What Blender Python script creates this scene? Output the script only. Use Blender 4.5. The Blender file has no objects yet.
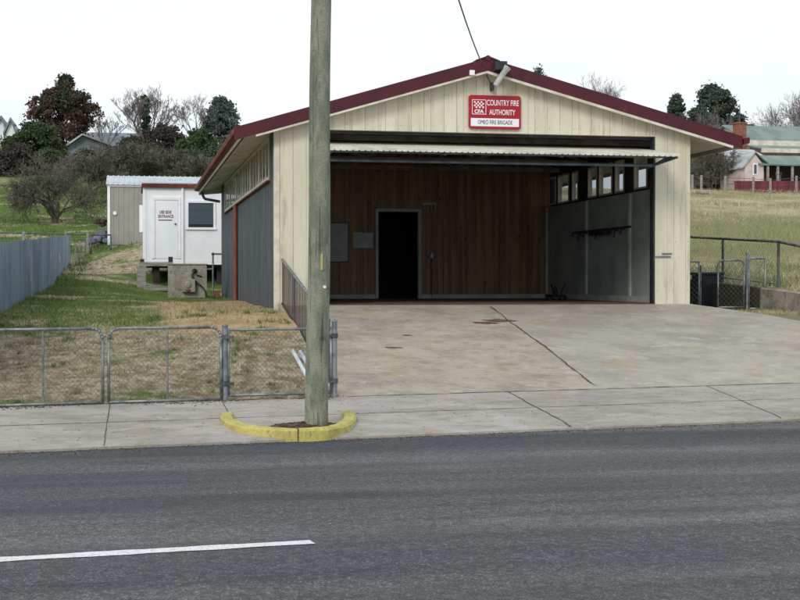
import bpy, math, random
import numpy as np
from mathutils import Vector, Matrix
random.seed(7); rng = np.random.default_rng(7)
scene = bpy.context.scene
COL = scene.collection
F = 1365.0; YAW = math.radians(11.07); CZ = 0.42
cs, sn = math.cos(YAW), math.sin(YAW)

# ------------------------------------------------------------------ measuring helpers
def xr(px): return math.tan(math.atan((px - 400) / F) + YAW)        # X/Y ratio of the sight line
def onY(px, py, Y):
    X = xr(px) * Y; d = X * sn + Y * cs
    return Vector((X, Y, CZ + (281 - py) * d / F))
def atd(px, py, d):
    Y = d / (cs + xr(px) * sn)
    return Vector((xr(px) * Y, Y, CZ + (281 - py) * d / F))
def onZ(px, py, z):
    return atd(px, py, (z - CZ) * F / (281 - py))
RX, RY = 0.988, 0.151
KX, KY = 2.72, 13.92
def vof(X, Y): return -RY * (X - KX) + RX * (Y - KY)
def uof(X, Y): return RX * (X - KX) + RY * (Y - KY)
def uv(u, v): return (KX + RX * u - RY * v, KY + RY * u + RX * v)
def on_v(px, v):
    k = xr(px)
    Y = (v - RY * KX + RX * KY) / (RX - RY * k)
    return (k * Y, Y)
def Yv(X, v): return KY + (v + RY * (X - KX)) / RX
VF = 3.4

def srgb(r, g, b):
    f = lambda c: (c / 255 / 12.92) if c / 255 <= .04045 else ((c / 255 + .055) / 1.055) ** 2.4
    return (f(r), f(g), f(b))

# ------------------------------------------------------------------ materials
def nodes_of(m):
    m.use_nodes = True
    nt = m.node_tree
    return nt, nt.nodes, nt.links, nt.nodes['Principled BSDF']
def noise(nt, vec, scale, detail=5, rough=.55, dist=0.0):
    n = nt.nodes.new('ShaderNodeTexNoise')
    n.inputs['Scale'].default_value = scale; n.inputs['Detail'].default_value = detail
    n.inputs['Roughness'].default_value = rough; n.inputs['Distortion'].default_value = dist
    if vec is not None: nt.links.new(vec, n.inputs['Vector'])
    return n.outputs['Fac']
def ramp(nt, fac, a, b, smooth=True):
    n = nt.nodes.new('ShaderNodeMapRange')
    n.interpolation_type = 'SMOOTHSTEP' if smooth else 'LINEAR'
    n.inputs['From Min'].default_value = a; n.inputs['From Max'].default_value = b
    nt.links.new(fac, n.inputs['Value'])
    return n.outputs['Result']
def mix(nt, fac, a, b, blend='MIX'):
    n = nt.nodes.new('ShaderNodeMix'); n.data_type = 'RGBA'; n.blend_type = blend
    for s, v in ((0, fac), (6, a), (7, b)):
        if isinstance(v, (int, float)): n.inputs[s].default_value = v
        elif isinstance(v, tuple): n.inputs[s].default_value = (*v[:3], 1)
        else: nt.links.new(v, n.inputs[s])
    return n.outputs[2]
def mth(nt, op, a, b=0.0, clamp=False):
    n = nt.nodes.new('ShaderNodeMath'); n.operation = op; n.use_clamp = clamp
    for s, v in ((0, a), (1, b)):
        if isinstance(v, (int, float)): n.inputs[s].default_value = v
        else: nt.links.new(v, n.inputs[s])
    return n.outputs[0]
def mapping(nt, vec, scale=(1, 1, 1), rz=0):
    n = nt.nodes.new('ShaderNodeMapping')
    n.inputs['Scale'].default_value = scale; n.inputs['Rotation'].default_value = (0, 0, rz)
    nt.links.new(vec, n.inputs['Vector']); return n.outputs[0]
def pos(nt): return nt.nodes.new('ShaderNodeNewGeometry').outputs['Position']
def sep(nt, p):
    s = nt.nodes.new('ShaderNodeSeparateXYZ'); nt.links.new(p, s.inputs[0]); return s.outputs
def bump(nt, h, strength, dist, bsdf):
    n = nt.nodes.new('ShaderNodeBump'); n.inputs['Strength'].default_value = strength
    n.inputs['Distance'].default_value = dist
    nt.links.new(h, n.inputs['Height']); nt.links.new(n.outputs[0], bsdf.inputs['Normal'])

def M(name, c1, c2=None, scale=4, lo=.4, hi=.62, rough=.8, metal=0, stretch=(1, 1, 1), c3=None, s3=1.0, lo3=.5, hi3=.65,
      fine=.12, fs=60, bs=.15, spec=.35):
    m = bpy.data.materials.new(name); nt, N, L, b = nodes_of(m)
    p = pos(nt)
    col = c1
    if c2: col = mix(nt, ramp(nt, noise(nt, mapping(nt, p, stretch), scale), lo, hi), c1, c2)
    if c3: col = mix(nt, ramp(nt, noise(nt, mapping(nt, p, stretch), s3, 8, .65), lo3, hi3), col, c3)
    fn = noise(nt, p, fs, 3)
    k = ramp(nt, fn, .3, .7, False)
    lo_ = mix(nt, 1.0, col, (1 - fine * 2,) * 3, 'MULTIPLY')
    col = mix(nt, k, lo_, col)
    L.new(col, b.inputs['Base Color'])
    b.inputs['Roughness'].default_value = rough; b.inputs['Metallic'].default_value = metal
    b.inputs['Specular IOR Level'].default_value = spec
    if bs: bump(nt, fn, bs, .01, b)
    return m

cream = M('cream_paint', srgb(224, 219, 197), srgb(208, 203, 180), 1.5, .4, .7, .6, stretch=(3, 3, .35), c3=srgb(168, 160, 138), s3=2.5, lo3=.52, hi3=.76, fine=.05, bs=.05)
creamtrim = M('cream_trim_paint', srgb(226, 222, 205), srgb(203, 197, 180), 3, rough=.6, fine=.05, bs=.05)
soffitm = M('soffit_sheet_paint', srgb(238, 234, 220), srgb(220, 214, 200), 1.2, rough=.7, fine=.05, bs=.04)
maroon = M('maroon_paint', srgb(88, 27, 40), srgb(74, 26, 38), 2, rough=.5, stretch=(1, 1, 1), c3=srgb(100, 46, 52), s3=5, lo3=.6, hi3=.75, fine=.1, bs=.05)
rustroof = M('rusted_red_iron', srgb(132, 62, 46), srgb(96, 42, 34), 2.5, rough=.75, c3=srgb(168, 98, 74), s3=6, lo3=.55, hi3=.7, fine=.15)
roofiron = M('roof_iron', srgb(120, 40, 44), srgb(140, 66, 58), 1.5, rough=.6, c3=srgb(96, 44, 40), s3=3)
slate = M('slate_blue_sheet_metal', srgb(88, 96, 100), srgb(77, 84, 88), 1.2, .4, .6, .5, stretch=(2, 2, .4), c3=srgb(104, 112, 114), s3=3, lo3=.55, hi3=.75, fine=.05, bs=.04)
bluesteel = M('weathered_blue_steel_sheet', srgb(148, 164, 184), srgb(120, 138, 160), 1.2, .35, .65, .5, stretch=(1, 1, .5), c3=srgb(140, 150, 160), s3=4, lo3=.55, hi3=.75, fine=.08, bs=.05)
beige = M('beige_sheet_metal', srgb(164, 159, 152), srgb(154, 149, 142), 1, rough=.55, fine=.04, bs=.03)
zinc = M('zincalume_roof', srgb(205, 212, 218), srgb(185, 193, 200), 2, rough=.35, metal=.5, fine=.05, bs=.03)
white = M('white_paint', srgb(246, 248, 251), srgb(236, 240, 246), 1.3, rough=.45, stretch=(1, 1, .5), fine=.03, bs=.03)
whitetrim = M('white_trim_paint', srgb(248, 249, 250), srgb(238, 240, 243), 3, rough=.4, fine=.02, bs=.02)
rustpipe = M('rust_red_painted_steel', srgb(152, 86, 72), srgb(130, 70, 60), 4, rough=.6, stretch=(1, 1, .3), fine=.1)
galv = M('galvanised_steel', srgb(150, 156, 158), srgb(118, 124, 128), 8, rough=.45, metal=.55, fine=.12, bs=.05)
galvdark = M('weathered_dark_galvanised_steel', srgb(104, 108, 112), srgb(78, 78, 80), 6, rough=.55, metal=.4, fine=.1, bs=.05)
wirem = M('chain_link_wire', srgb(128, 126, 118), srgb(102, 98, 90), 5, rough=.5, metal=.4, fine=.05, bs=0)
rustywire = M('rusty_brown_bars', srgb(84, 74, 68), srgb(62, 54, 50), 6, rough=.8, fine=.1)
darksteel = M('dark_steel', srgb(64, 68, 72), srgb(48, 50, 54), 5, rough=.5, metal=.3, fine=.08)
bluegreysteel = M('blue_grey_steel', srgb(128, 140, 152), srgb(104, 116, 130), 4, rough=.5, metal=.2, fine=.08)
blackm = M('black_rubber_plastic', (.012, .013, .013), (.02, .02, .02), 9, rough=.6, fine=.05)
woodgrey = M('weathered_grey_timber', srgb(176, 172, 166), srgb(138, 134, 128), 3, rough=.9, stretch=(.6, 6, 6), fine=.2, bs=.3)
polewood = M('green_treated_pole_timber', srgb(152, 153, 134), srgb(122, 130, 112), 2.4, .4, .62, .85, stretch=(3, 3, 1.0), c3=srgb(98, 106, 92), s3=2.2, lo3=.52, hi3=.7, fine=.16, fs=50, bs=.3)
brick = M('red_brown_brick', srgb(160, 106, 86), srgb(136, 90, 74), 6, rough=.9, fine=.15)
greenroof = M('green_roof_iron', srgb(126, 144, 136), srgb(106, 126, 118), 1.2, rough=.55, stretch=(1, .3, 1), fine=.05)
tinroof = M('old_tin_roof', srgb(200, 204, 206), srgb(150, 150, 148), 1.5, rough=.5, metal=.2, fine=.1)
greyroof = M('grey_roof_iron', srgb(132, 140, 150), srgb(110, 116, 124), 1.2, rough=.6, fine=.05)
pinkwall = M('pale_pink_weatherboard', srgb(218, 202, 195), srgb(196, 180, 172), 1.5, rough=.8, fine=.06)
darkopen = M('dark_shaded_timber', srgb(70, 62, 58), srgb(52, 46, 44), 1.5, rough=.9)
redfence_m = M('maroon_fence_sheet', srgb(126, 58, 64), srgb(96, 42, 50), 2, rough=.7, stretch=(3, 3, .3), fine=.1)
yellow = M('worn_yellow_paint', srgb(210, 196, 112), srgb(190, 176, 100), 4, rough=.75, c3=srgb(150, 140, 104), s3=9, lo3=.56, hi3=.68, fine=.14, fs=40, bs=.3)
soil = M('loose_brown_soil', srgb(112, 92, 72), srgb(80, 64, 50), 9, rough=1, fine=.3, fs=30, bs=.9)
oldconc = M('mossy_stained_concrete', srgb(188, 180, 168), srgb(160, 153, 142), 2.2, .38, .62, .95, c3=srgb(124, 118, 110), s3=7, lo3=.53, hi3=.68, fine=.2, fs=30, bs=.5)
rendered = M('pale_concrete_block', srgb(178, 170, 156), srgb(150, 142, 130), 3, rough=.95, c3=srgb(112, 106, 96), s3=6, lo3=.55, hi3=.7, fine=.18, fs=30, bs=.5)
studm = M('grey_painted_stud', srgb(188, 194, 190), srgb(168, 174, 170), 2, rough=.7, fine=.05)
greenpanel = M('grey_green_wall_sheet', srgb(158, 168, 161), srgb(138, 148, 141), 1.2, rough=.6, fine=.06)
trussm = M('dark_truss_timber', srgb(160, 150, 140), srgb(130, 120, 112), 3, rough=.85)
floorm = M('workshop_floor_concrete', srgb(140, 124, 114), srgb(112, 98, 90), 1.5, rough=.7, c3=srgb(70, 60, 56), s3=4)
redfloor = M('red_oxide_floor_paint', srgb(128, 78, 68), srgb(100, 66, 60), 3, rough=.7, fine=.15)
bark = M('grey_brown_bark', srgb(126, 122, 110), srgb(94, 91, 80), 6, rough=1, fine=.2, bs=.3)
barkp = M('pinkish_grey_bark', srgb(150, 142, 140), srgb(120, 112, 112), 6, rough=1, fine=.2, bs=.3)
barkd = M('dark_bark', srgb(66, 56, 52), srgb(48, 42, 40), 6, rough=1, fine=.2, bs=.3)
jointm = M('dirt_filled_joint', srgb(98, 88, 76), srgb(122, 110, 94), 4, rough=1, fine=.3)
stainm = M('rusty_stain_patch', srgb(118, 84, 74), srgb(140, 106, 92), 8, rough=1, fine=.3)
signred = M('sign_red_enamel', srgb(170, 24, 44), srgb(158, 22, 40), 3, rough=.3, fine=.02, bs=0)
signwhite = M('sign_white_enamel', srgb(240, 240, 242), None, rough=.35, fine=.02, bs=0)
signblack = M('sign_dark_lettering', srgb(50, 50, 58), None, rough=.5, fine=.02, bs=0)
redletter = M('faded_red_lettering', srgb(140, 108, 116), None, rough=.6, fine=.1, bs=0)
screenm = M('grey_window_blind', srgb(70, 84, 92), srgb(62, 76, 84), 2, rough=.35, stretch=(.3, .3, 8), fine=.05, bs=0, spec=.6)
boardm = M('grey_notice_board', srgb(186, 190, 192), srgb(170, 174, 176), 3, rough=.5, fine=.05)
tarp = M('blue_grey_tarpaulin', srgb(128, 138, 158), srgb(104, 112, 132), 3, rough=.6, fine=.1)
hosem = M('grey_rubber_hose', srgb(86, 84, 80), srgb(70, 68, 64), 6, rough=.7)
yellowtag = M('yellow_tag_plastic', srgb(186, 178, 104), None, rough=.5, fine=.05, bs=0)
pvc = M('pale_pvc_pipe', srgb(206, 214, 220), srgb(176, 186, 196), 5, rough=.4, fine=.05, bs=0)

nt, N_, L_n, b_ = nodes_of(polewood); p_ = pos(nt)
src = b_.inputs['Base Color'].links[0].from_socket
cr_ = noise(nt, mapping(nt, p_, (26, 26, .9)), 1.0, 4, .6)
c_ = mix(nt, ramp(nt, cr_, .60, .66), src, mix(nt, 1.0, src, (.45, .45, .44), 'MULTIPLY'))
kn = noise(nt, mapping(nt, p_, (3.5, 3.5, 2.2)), 1.3, 3, .5)
c_ = mix(nt, ramp(nt, kn, .66, .72), c_, mix(nt, 1.0, c_, (.62, .62, .6), 'MULTIPLY'))
L_n.new(c_, b_.inputs['Base Color'])

def make_wood():
    m = bpy.data.materials.new('red_brown_lining_boards'); nt, N, L, b = nodes_of(m); p = pos(nt)
    n1 = noise(nt, mapping(nt, p, (7, 1, .25)), 1.2, 3)
    c = mix(nt, ramp(nt, n1, .35, .65), srgb(164, 122, 84), srgb(118, 86, 62))
    g = noise(nt, mapping(nt, p, (30, 1, 1.2)), 2, 6)
    c = mix(nt, ramp(nt, g, .5, .75), c, srgb(84, 62, 48))
    k = noise(nt, mapping(nt, p, (3, 3, 2)), 3.2, 2)
    c = mix(nt, ramp(nt, k, .68, .74), c, srgb(36, 22, 18))
    L.new(c, b.inputs['Base Color']); b.inputs['Roughness'].default_value = .55
    bump(nt, g, .1, .005, b); return m
wood = make_wood()

def make_glass():
    m = bpy.data.materials.new('dusty_window_glass'); nt, N, L, b = nodes_of(m)
    t = N.new('ShaderNodeBsdfTransparent'); t.inputs[0].default_value = (.82, .84, .85, 1)
    d = N.new('ShaderNodeBsdfDiffuse'); d.inputs[0].default_value = (.45, .45, .43, 1)
    g = N.new('ShaderNodeBsdfGlossy'); g.inputs['Roughness'].default_value = .08; g.inputs[0].default_value = (.9, .9, .9, 1)
    a = N.new('ShaderNodeMixShader'); a.inputs[0].default_value = .12; L.new(t.outputs[0], a.inputs[1]); L.new(d.outputs[0], a.inputs[2])
    f = N.new('ShaderNodeLayerWeight'); f.inputs['Blend'].default_value = .5
    fr = mth(nt, 'ADD', mth(nt, 'MULTIPLY', mth(nt, 'POWER', f.outputs['Facing'], 5.0), .7), .04)
    s = N.new('ShaderNodeMixShader'); L.new(fr, s.inputs[0]); L.new(a.outputs[0], s.inputs[1]); L.new(g.outputs[0], s.inputs[2])
    L.new(s.outputs[0], N['Material Output'].inputs['Surface']); return m
glass = make_glass()

def make_road():
    m = bpy.data.materials.new('chip_seal_asphalt'); nt, N, L, b = nodes_of(m); p = pos(nt)
    rz = -math.atan2(RY, RX)
    band = noise(nt, mapping(nt, p, (.035, .75, 1), rz), 1.0, 4, .6)
    c = mix(nt, ramp(nt, band, .36, .70), (.086, .090, .099), (.170, .167, .162))
    band2 = noise(nt, mapping(nt, p, (.25, 2.2, 1), rz), 1.0, 5, .6)
    c = mix(nt, ramp(nt, band2, .4, .7), c, mix(nt, 1.0, c, (.72, .74, .78), 'MULTIPLY'))
    blot = noise(nt, p, .5, 4)
    c = mix(nt, ramp(nt, blot, .45, .7), c, mix(nt, 1.0, c, (1.25, 1.22, 1.18), 'MULTIPLY'))
    oil = noise(nt, mapping(nt, p, (.7, 1.3, 1), rz), 1.3, 7, .7)
    c = mix(nt, ramp(nt, oil, .60, .68), c, mix(nt, 1.0, c, (.80, .80, .81), 'MULTIPLY'))
    sp = noise(nt, p, 80, 2, .6)
    c = mix(nt, ramp(nt, sp, .54, .68), mix(nt, 1.0, c, (.70, .70, .71), 'MULTIPLY'), mix(nt, 1.0, c, (2.2, 2.15, 2.05), 'MULTIPLY'))
    sp2 = noise(nt, p, 22, 3, .6)
    c = mix(nt, ramp(nt, sp2, .35, .68), mix(nt, 1.0, c, (.72, .72, .72), 'MULTIPLY'), mix(nt, 1.0, c, (1.2, 1.2, 1.2), 'MULTIPLY'))
    L.new(c, b.inputs['Base Color']); b.inputs['Roughness'].default_value = .85; b.inputs['Specular IOR Level'].default_value = .3
    bump(nt, sp, .7, .012, b); return m
road_m = make_road()

def make_conc(name, base, dark, brown, pale, sc=1.0):
    m = bpy.data.materials.new(name); nt, N, L, b = nodes_of(m); p = pos(nt)
    st = mapping(nt, p, (.8, 1.15, 1), -.15)
    c = mix(nt, ramp(nt, noise(nt, st, .9 * sc, 7, .65), .42, .62), base, dark)
    c = mix(nt, ramp(nt, noise(nt, mapping(nt, p, (.8, 1.0, 1)), 1.5 * sc, 6, .6), .52, .72), c, brown)
    c = mix(nt, ramp(nt, noise(nt, st, 2.6 * sc, 6, .6, .4), .55, .72), c, pale)
    c = mix(nt, ramp(nt, noise(nt, st, 9, 5, .7), .56, .72), c, mix(nt, 1.0, c, (.74, .73, .72), 'MULTIPLY'))
    f = noise(nt, p, 70, 3, .7)
    c = mix(nt, ramp(nt, f, .35, .65), mix(nt, 1.0, c, (.8, .8, .8), 'MULTIPLY'), mix(nt, 1.0, c, (1.06, 1.06, 1.06), 'MULTIPLY'))
    X_, Y_, Z_ = sep(nt, p)
    if 'driveway' in name:
        lf = ramp(nt, X_, 6.36, 6.30)
        c = mix(nt, lf, c, mix(nt, 1.0, c, (1.02, .99, .93), 'MULTIPLY'))
        mo = ramp(nt, noise(nt, mapping(nt, p, (1, 1.2, 1)), 3.5, 9, .78), .47, .62)
        mo = mth(nt, 'MULTIPLY', mo, mth(nt, 'ADD', .45, mth(nt, 'MULTIPLY', lf, .5)))
        c = mix(nt, mo, c, mix(nt, 1.0, c, (.78, .76, .73), 'MULTIPLY'))
    else:
        mo = ramp(nt, noise(nt, p, 3.0, 9, .78), .50, .66)
        c = mix(nt, mo, c, mix(nt, 1.0, c, (.80, .76, .70), 'MULTIPLY'))
        sl_ = ramp(nt, noise(nt, mapping(nt, p, (.28, .05, .01)), 1.0, 0), .42, .58)
        c = mix(nt, sl_, c, mix(nt, 1.0, c, (1.10, 1.10, 1.11), 'MULTIPLY'))
    L.new(c, b.inputs['Base Color']); b.inputs['Roughness'].default_value = .9; b.inputs['Specular IOR Level'].default_value = .25
    bump(nt, f, .35, .01, b); return m
drive_m = make_conc('old_driveway_concrete', srgb(180, 173, 160), srgb(162, 156, 147), srgb(172, 158, 136), srgb(192, 186, 174))
path_m = make_conc('footpath_concrete', srgb(174, 168, 160), srgb(156, 150, 141), srgb(166, 150, 131), srgb(184, 180, 173), 1.4)

def grass_mask(nt, p):
    """patchiness shared by the soil and the blades: 0 bare/straw .. 1 green"""
    return noise(nt, mapping(nt, p, (.8, 1.0, 0)), .55, 6, .6)
def zone_nodes(nt, p):
    X, Y, Z = sep(nt, p)
    # straw zone close to the street fence, greener further in, dry paddock right of the station
    nearst = ramp(nt, Y, 23.5, 20.0)
    right = ramp(nt, X, 9.5, 12.0)
    bank = mth(nt, 'MULTIPLY', ramp(nt, X, -.5, 1.2), mth(nt, 'MULTIPLY', ramp(nt, Y, 19.6, 21.5), ramp(nt, Y, 36, 29)))
    bank = mth(nt, 'MULTIPLY', bank, mth(nt, 'SUBTRACT', 1.0, right))
    mid = mth(nt, 'MULTIPLY', ramp(nt, Y, 43, 46), ramp(nt, Y, 54, 51))
    return X, Y, nearst, right, bank, mid
def make_ground():
    m = bpy.data.materials.new('yard_soil_and_turf'); nt, N, L, b = nodes_of(m); p = pos(nt)
    X, Y, nearst, right, bank, mid = zone_nodes(nt, p)
    g = grass_mask(nt, p)
    gg = mth(nt, 'ADD', g, mth(nt, 'MULTIPLY', nearst, -.15))
    gg = mth(nt, 'ADD', gg, mth(nt, 'MULTIPLY', mid, -.14))
    gg = mth(nt, 'ADD', gg, mth(nt, 'MULTIPLY', right, -.10))
    fine = noise(nt, p, 6, 6, .7)
    gg = mth(nt, 'ADD', gg, mth(nt, 'MULTIPLY', mth(nt, 'SUBTRACT', fine, .5), .35))
    green = mix(nt, ramp(nt, noise(nt, p, 1.3, 5), .35, .65), (.075, .150, .026), (.140, .190, .055))
    straw = mix(nt, ramp(nt, noise(nt, p, 5, 7, .75), .38, .62), srgb(196, 182, 158), srgb(134, 114, 92))
    c = mix(nt, ramp(nt, gg, .37, .49), straw, green)
    dry = mix(nt, ramp(nt, noise(nt, mapping(nt, p, (.2, .24, 1)), 1, 7, .7), .40, .58), srgb(186, 172, 140), srgb(138, 132, 98))
    gb = mth(nt, 'MULTIPLY', ramp(nt, Y, 31, 38), ramp(nt, Y, 54, 43))
    gb = ramp(nt, mth(nt, 'ADD', gb, mth(nt, 'MULTIPLY', mth(nt, 'SUBTRACT', noise(nt, p, .4, 6, .65), .5), 1.6)), .35, .9)
    dry = mix(nt, gb, dry, srgb(134, 134, 94))
    c = mix(nt, right, c, dry)
    orange = mix(nt, ramp(nt, noise(nt, p, 2.5, 5), .3, .7), srgb(204, 176, 138), srgb(172, 144, 110))
    c = mix(nt, ramp(nt, mth(nt, 'ADD', bank, mth(nt, 'MULTIPLY', mth(nt, 'SUBTRACT', fine, .5), 1.2)), .45, .75), c, orange)
    L.new(c, b.inputs['Base Color']); b.inputs['Roughness'].default_value = 1; b.inputs['Specular IOR Level'].default_value = .1
    bump(nt, noise(nt, p, 14, 6, .75), .9, .05, b); return m
ground_m = make_ground()
def make_blades(name, ca, cb, cc, sc=1.2):
    m = bpy.data.materials.new(name); nt, N, L, b = nodes_of(m); p = pos(nt)
    c = mix(nt, ramp(nt, noise(nt, p, sc, 5, .6), .36, .62), ca, cb)
    c = mix(nt, ramp(nt, noise(nt, p, 14, 3, .7), .5, .66), c, cc)
    if 'paddock' in name:
        Y = sep(nt, p)[1]; gb = mth(nt, 'MULTIPLY', ramp(nt, Y, 31, 38), ramp(nt, Y, 54, 43))
        gb = ramp(nt, mth(nt, 'ADD', gb, mth(nt, 'MULTIPLY', mth(nt, 'SUBTRACT', noise(nt, p, .4, 6, .65), .5), 1.6)), .35, .9)
        c = mix(nt, gb, c, srgb(150, 148, 108))
    L.new(c, b.inputs['Base Color']); b.inputs['Roughness'].default_value = .8; b.inputs['Specular IOR Level'].default_value = .15
    return m
blade_green = make_blades('green_grass_blades', (.085, .165, .03), (.145, .205, .06), (.26, .25, .13))
blade_straw = make_blades('straw_grass_blades', srgb(198, 184, 150), srgb(150, 138, 102), srgb(104, 122, 62), 2)
blade_dry = make_blades('dry_paddock_grass_blades', srgb(198, 186, 156), srgb(160, 154, 118), srgb(208, 196, 168), .22)
def leafm(name, a, b_, c_, sc=1.0):
    return make_blades(name, a, b_, c_, sc)
lf_dark = leafm('dark_evergreen_leaves', (.050, .074, .052), (.080, .108, .078), (.13, .155, .12))
lf_blue = leafm('blue_grey_conifer_leaves', (.080, .104, .098), (.115, .140, .130), (.17, .19, .18))
lf_green = leafm('mid_green_leaves', (.044, .076, .032), (.074, .104, .046), (.12, .14, .07))
lf_red = leafm('russet_brown_leaves', (.135, .074, .058), (.070, .066, .052), (.19, .11, .085), .7)
lf_maroon = leafm('dull_maroon_leaves', (.080, .054, .050), (.062, .054, .048), (.11, .08, .074))
lf_olive = leafm('olive_brown_leaves', (.080, .074, .046), (.058, .062, .040), (.12, .105, .075))

# ------------------------------------------------------------------ mesh builder
class MB:
    def __init__(s): s.v = []; s.f = []; s.mi = []; s.m = 0
    def add(s, vs, fs):
        o = len(s.v); s.v += [tuple(v) for v in vs]
        s.f += [tuple(i + o for i in f) for f in fs]; s.mi += [s.m] * len(fs)
    def hexa(s, b4, t4): s.add(list(b4) + list(t4), [(3, 2, 1, 0), (4, 5, 6, 7), (0, 1, 5, 4), (1, 2, 6, 5), (2, 3, 7, 6), (3, 0, 4, 7)])
    def box(s, x0, x1, y0, y1, z0, z1):
        s.hexa([(x0, y0, z0), (x1, y0, z0), (x1, y1, z0), (x0, y1, z0)], [(x0, y0, z1), (x1, y0, z1), (x1, y1, z1), (x0, y1, z1)])
    def bar(s, p0, p1, w, h, up=(0, 0, 1)):
        p0, p1 = Vector(p0), Vector(p1); d = (p1 - p0).normalized(); up = Vector(up)
        if abs(d.dot(up)) > .98: up = Vector((0, 1, 0))
        a = d.cross(up).normalized() * w / 2; c = a.cross(d).normalized() * h / 2
        s.hexa([p0 - a - c, p0 + a - c, p0 + a + c, p0 - a + c], [p1 - a - c, p1 + a - c, p1 + a + c, p1 - a + c])
    def tube(s, p0, p1, r0, r1=None, n=8, caps=True):
        r1 = r0 if r1 is None else r1
        p0, p1 = Vector(p0), Vector(p1); d = (p1 - p0)
        if d.length < 1e-6: return
        d.normalize(); up = Vector((0, 0, 1)) if abs(d.z) < .9 else Vector((1, 0, 0))
        a = d.cross(up).normalized(); c = d.cross(a)
        vs = []
        for p, r in ((p0, r0), (p1, r1)):
            for i in range(n):
                t = 2 * math.pi * i / n; vs.append(p + a * (r * math.cos(t)) + c * (r * math.sin(t)))
        fs = [(i, (i + 1) % n, n + (i + 1) % n, n + i) for i in range(n)]
        if caps and n > 3: fs += [tuple(range(n - 1, -1, -1)), tuple(range(n, 2 * n))]
        s.add(vs, fs)
    def path(s, pts, r, n=8):
        for a, b in zip(pts[:-1], pts[1:]): s.tube(a, b, r, r, n)
        for p in pts[1:-1]: s.ball(p, r * 1.02, n)
    def ball(s, c, r, n=8, sx=1, sy=1, sz=1):
        c = Vector(c); vs = [c + Vector((0, 0, r * sz))]; k = max(3, n // 2)
        for j in range(1, k):
            a = math.pi * j / k
            for i in range(n):
                t = 2 * math.pi * i / n
                vs.append(c + Vector((r * sx * math.sin(a) * math.cos(t), r * sy * math.sin(a) * math.sin(t), r * sz * math.cos(a))))
        vs.append(c - Vector((0, 0, r * sz)))
        fs = [(0, 1 + i, 1 + (i + 1) % n) for i in range(n)]
        for j in range(k - 2):
            o = 1 + j * n
            fs += [(o + i, o + n + i, o + n + (i + 1) % n, o + (i + 1) % n) for i in range(n)]
        o = 1 + (k - 2) * n; e = len(vs) - 1
        fs += [(o + (i + 1) % n, o + i, e) for i in range(n)]
        s.add(vs, fs)
    def prism(s, poly, ax, a, b):
        """poly of 2-D points; ax='y': points are (x,z) pushed from y=a to y=b; 'x': (y,z); 'z': (x,y)"""
        f = {'y': lambda p, t: (p[0], t, p[1]), 'x': lambda p, t: (t, p[0], p[1]), 'z': lambda p, t: (p[0], p[1], t)}[ax]
        n = len(poly)
        s.add([f(p, a) for p in poly] + [f(p, b) for p in poly],
              [tuple(range(n)), tuple(range(2 * n - 1, n - 1, -1))] + [(i, i + n, (i + 1) % n + n, (i + 1) % n) for i in range(n)])
    def ribbed(s, P0, P1, z0, z1, pitch, depth, z0b=None, z1b=None, side=1):
        z0b = z0 if z0b is None else z0b; z1b = z1 if z1b is None else z1b
        P0, P1 = Vector(P0[:2]), Vector(P1[:2]); L = (P1 - P0).length; d = (P1 - P0) / L; nn = Vector((-d.y, d.x)) * side
        n = max(1, round(L / pitch)); pts = []
        for i in range(n):
            for t, o in ((0, 0), (.62, 0), (.70, depth), (.92, depth)):
                pts.append(((i + t) / n, o))
        pts.append((1, 0)); vs = []
        for t, o in pts:
            q = P0 + d * (t * L) + nn * o
            vs += [(q.x, q.y, z0 + (z0b - z0) * t), (q.x, q.y, z1 + (z1b - z1) * t)]
        s.add(vs, [(2 * i, 2 * i + 2, 2 * i + 3, 2 * i + 1) for i in range(len(pts) - 1)])
    def build(s, name, mats, parent=None, smooth=False, bevel=0):
        off = Vector((0, 0, 0)); p = parent
        while p is not None: off += Vector(p.location); p = p.parent
        me = bpy.data.meshes.new(name)
        me.from_pydata([(v[0] - off.x, v[1] - off.y, v[2] - off.z) for v in s.v], [], s.f)
        for m in (mats if isinstance(mats, (list, tuple)) else [mats]): me.materials.append(m)
        if any(s.mi): me.polygons.foreach_set('material_index', s.mi)
        if smooth: me.polygons.foreach_set('use_smooth', [True] * len(me.polygons))
        me.update()
        o = bpy.data.objects.new(name, me); COL.objects.link(o)
        if parent: o.parent = parent
        if bevel:
            md = o.modifiers.new('bevel', 'BEVEL'); md.width = bevel; md.segments = 2; md.limit_method = 'ANGLE'
        return o
def tag(o, label, cat, group=None):
    o['label'] = label; o['category'] = cat
    if group: o['group'] = group
    return o
def thing(name, label, cat, loc, group=None):
    o = bpy.data.objects.new(name, None); COL.objects.link(o); o.location = loc; o.empty_display_size = .2
    return tag(o, label, cat, group)
def struct(o, k='structure'): o['kind'] = k; return o
def text(parent, name, s, size, loc, mat, xs=1.0, align='CENTER', bold=0.0, depth=.002):
    cu = bpy.data.curves.new(name, 'FONT'); cu.body = s; cu.size = size; cu.align_x = align; cu.align_y = 'CENTER'
    cu.extrude = depth; cu.offset = bold
    t = bpy.data.objects.new('tmp', cu); COL.objects.link(t); bpy.context.view_layer.update()
    me = bpy.data.meshes.new_from_object(t.evaluated_get(bpy.context.evaluated_depsgraph_get()))
    bpy.data.objects.remove(t); me.materials.clear(); me.materials.append(mat)
    off = Vector((0, 0, 0)); p = parent
    while p is not None: off += Vector(p.location); p = p.parent
    me.transform(Matrix.Translation(Vector(loc) - off) @ Matrix.Rotation(math.pi / 2, 4, 'X') @ Matrix.Diagonal((xs, 1, 1, 1)))
    o = bpy.data.objects.new(name, me); COL.objects.link(o); o.parent = parent; return o

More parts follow.
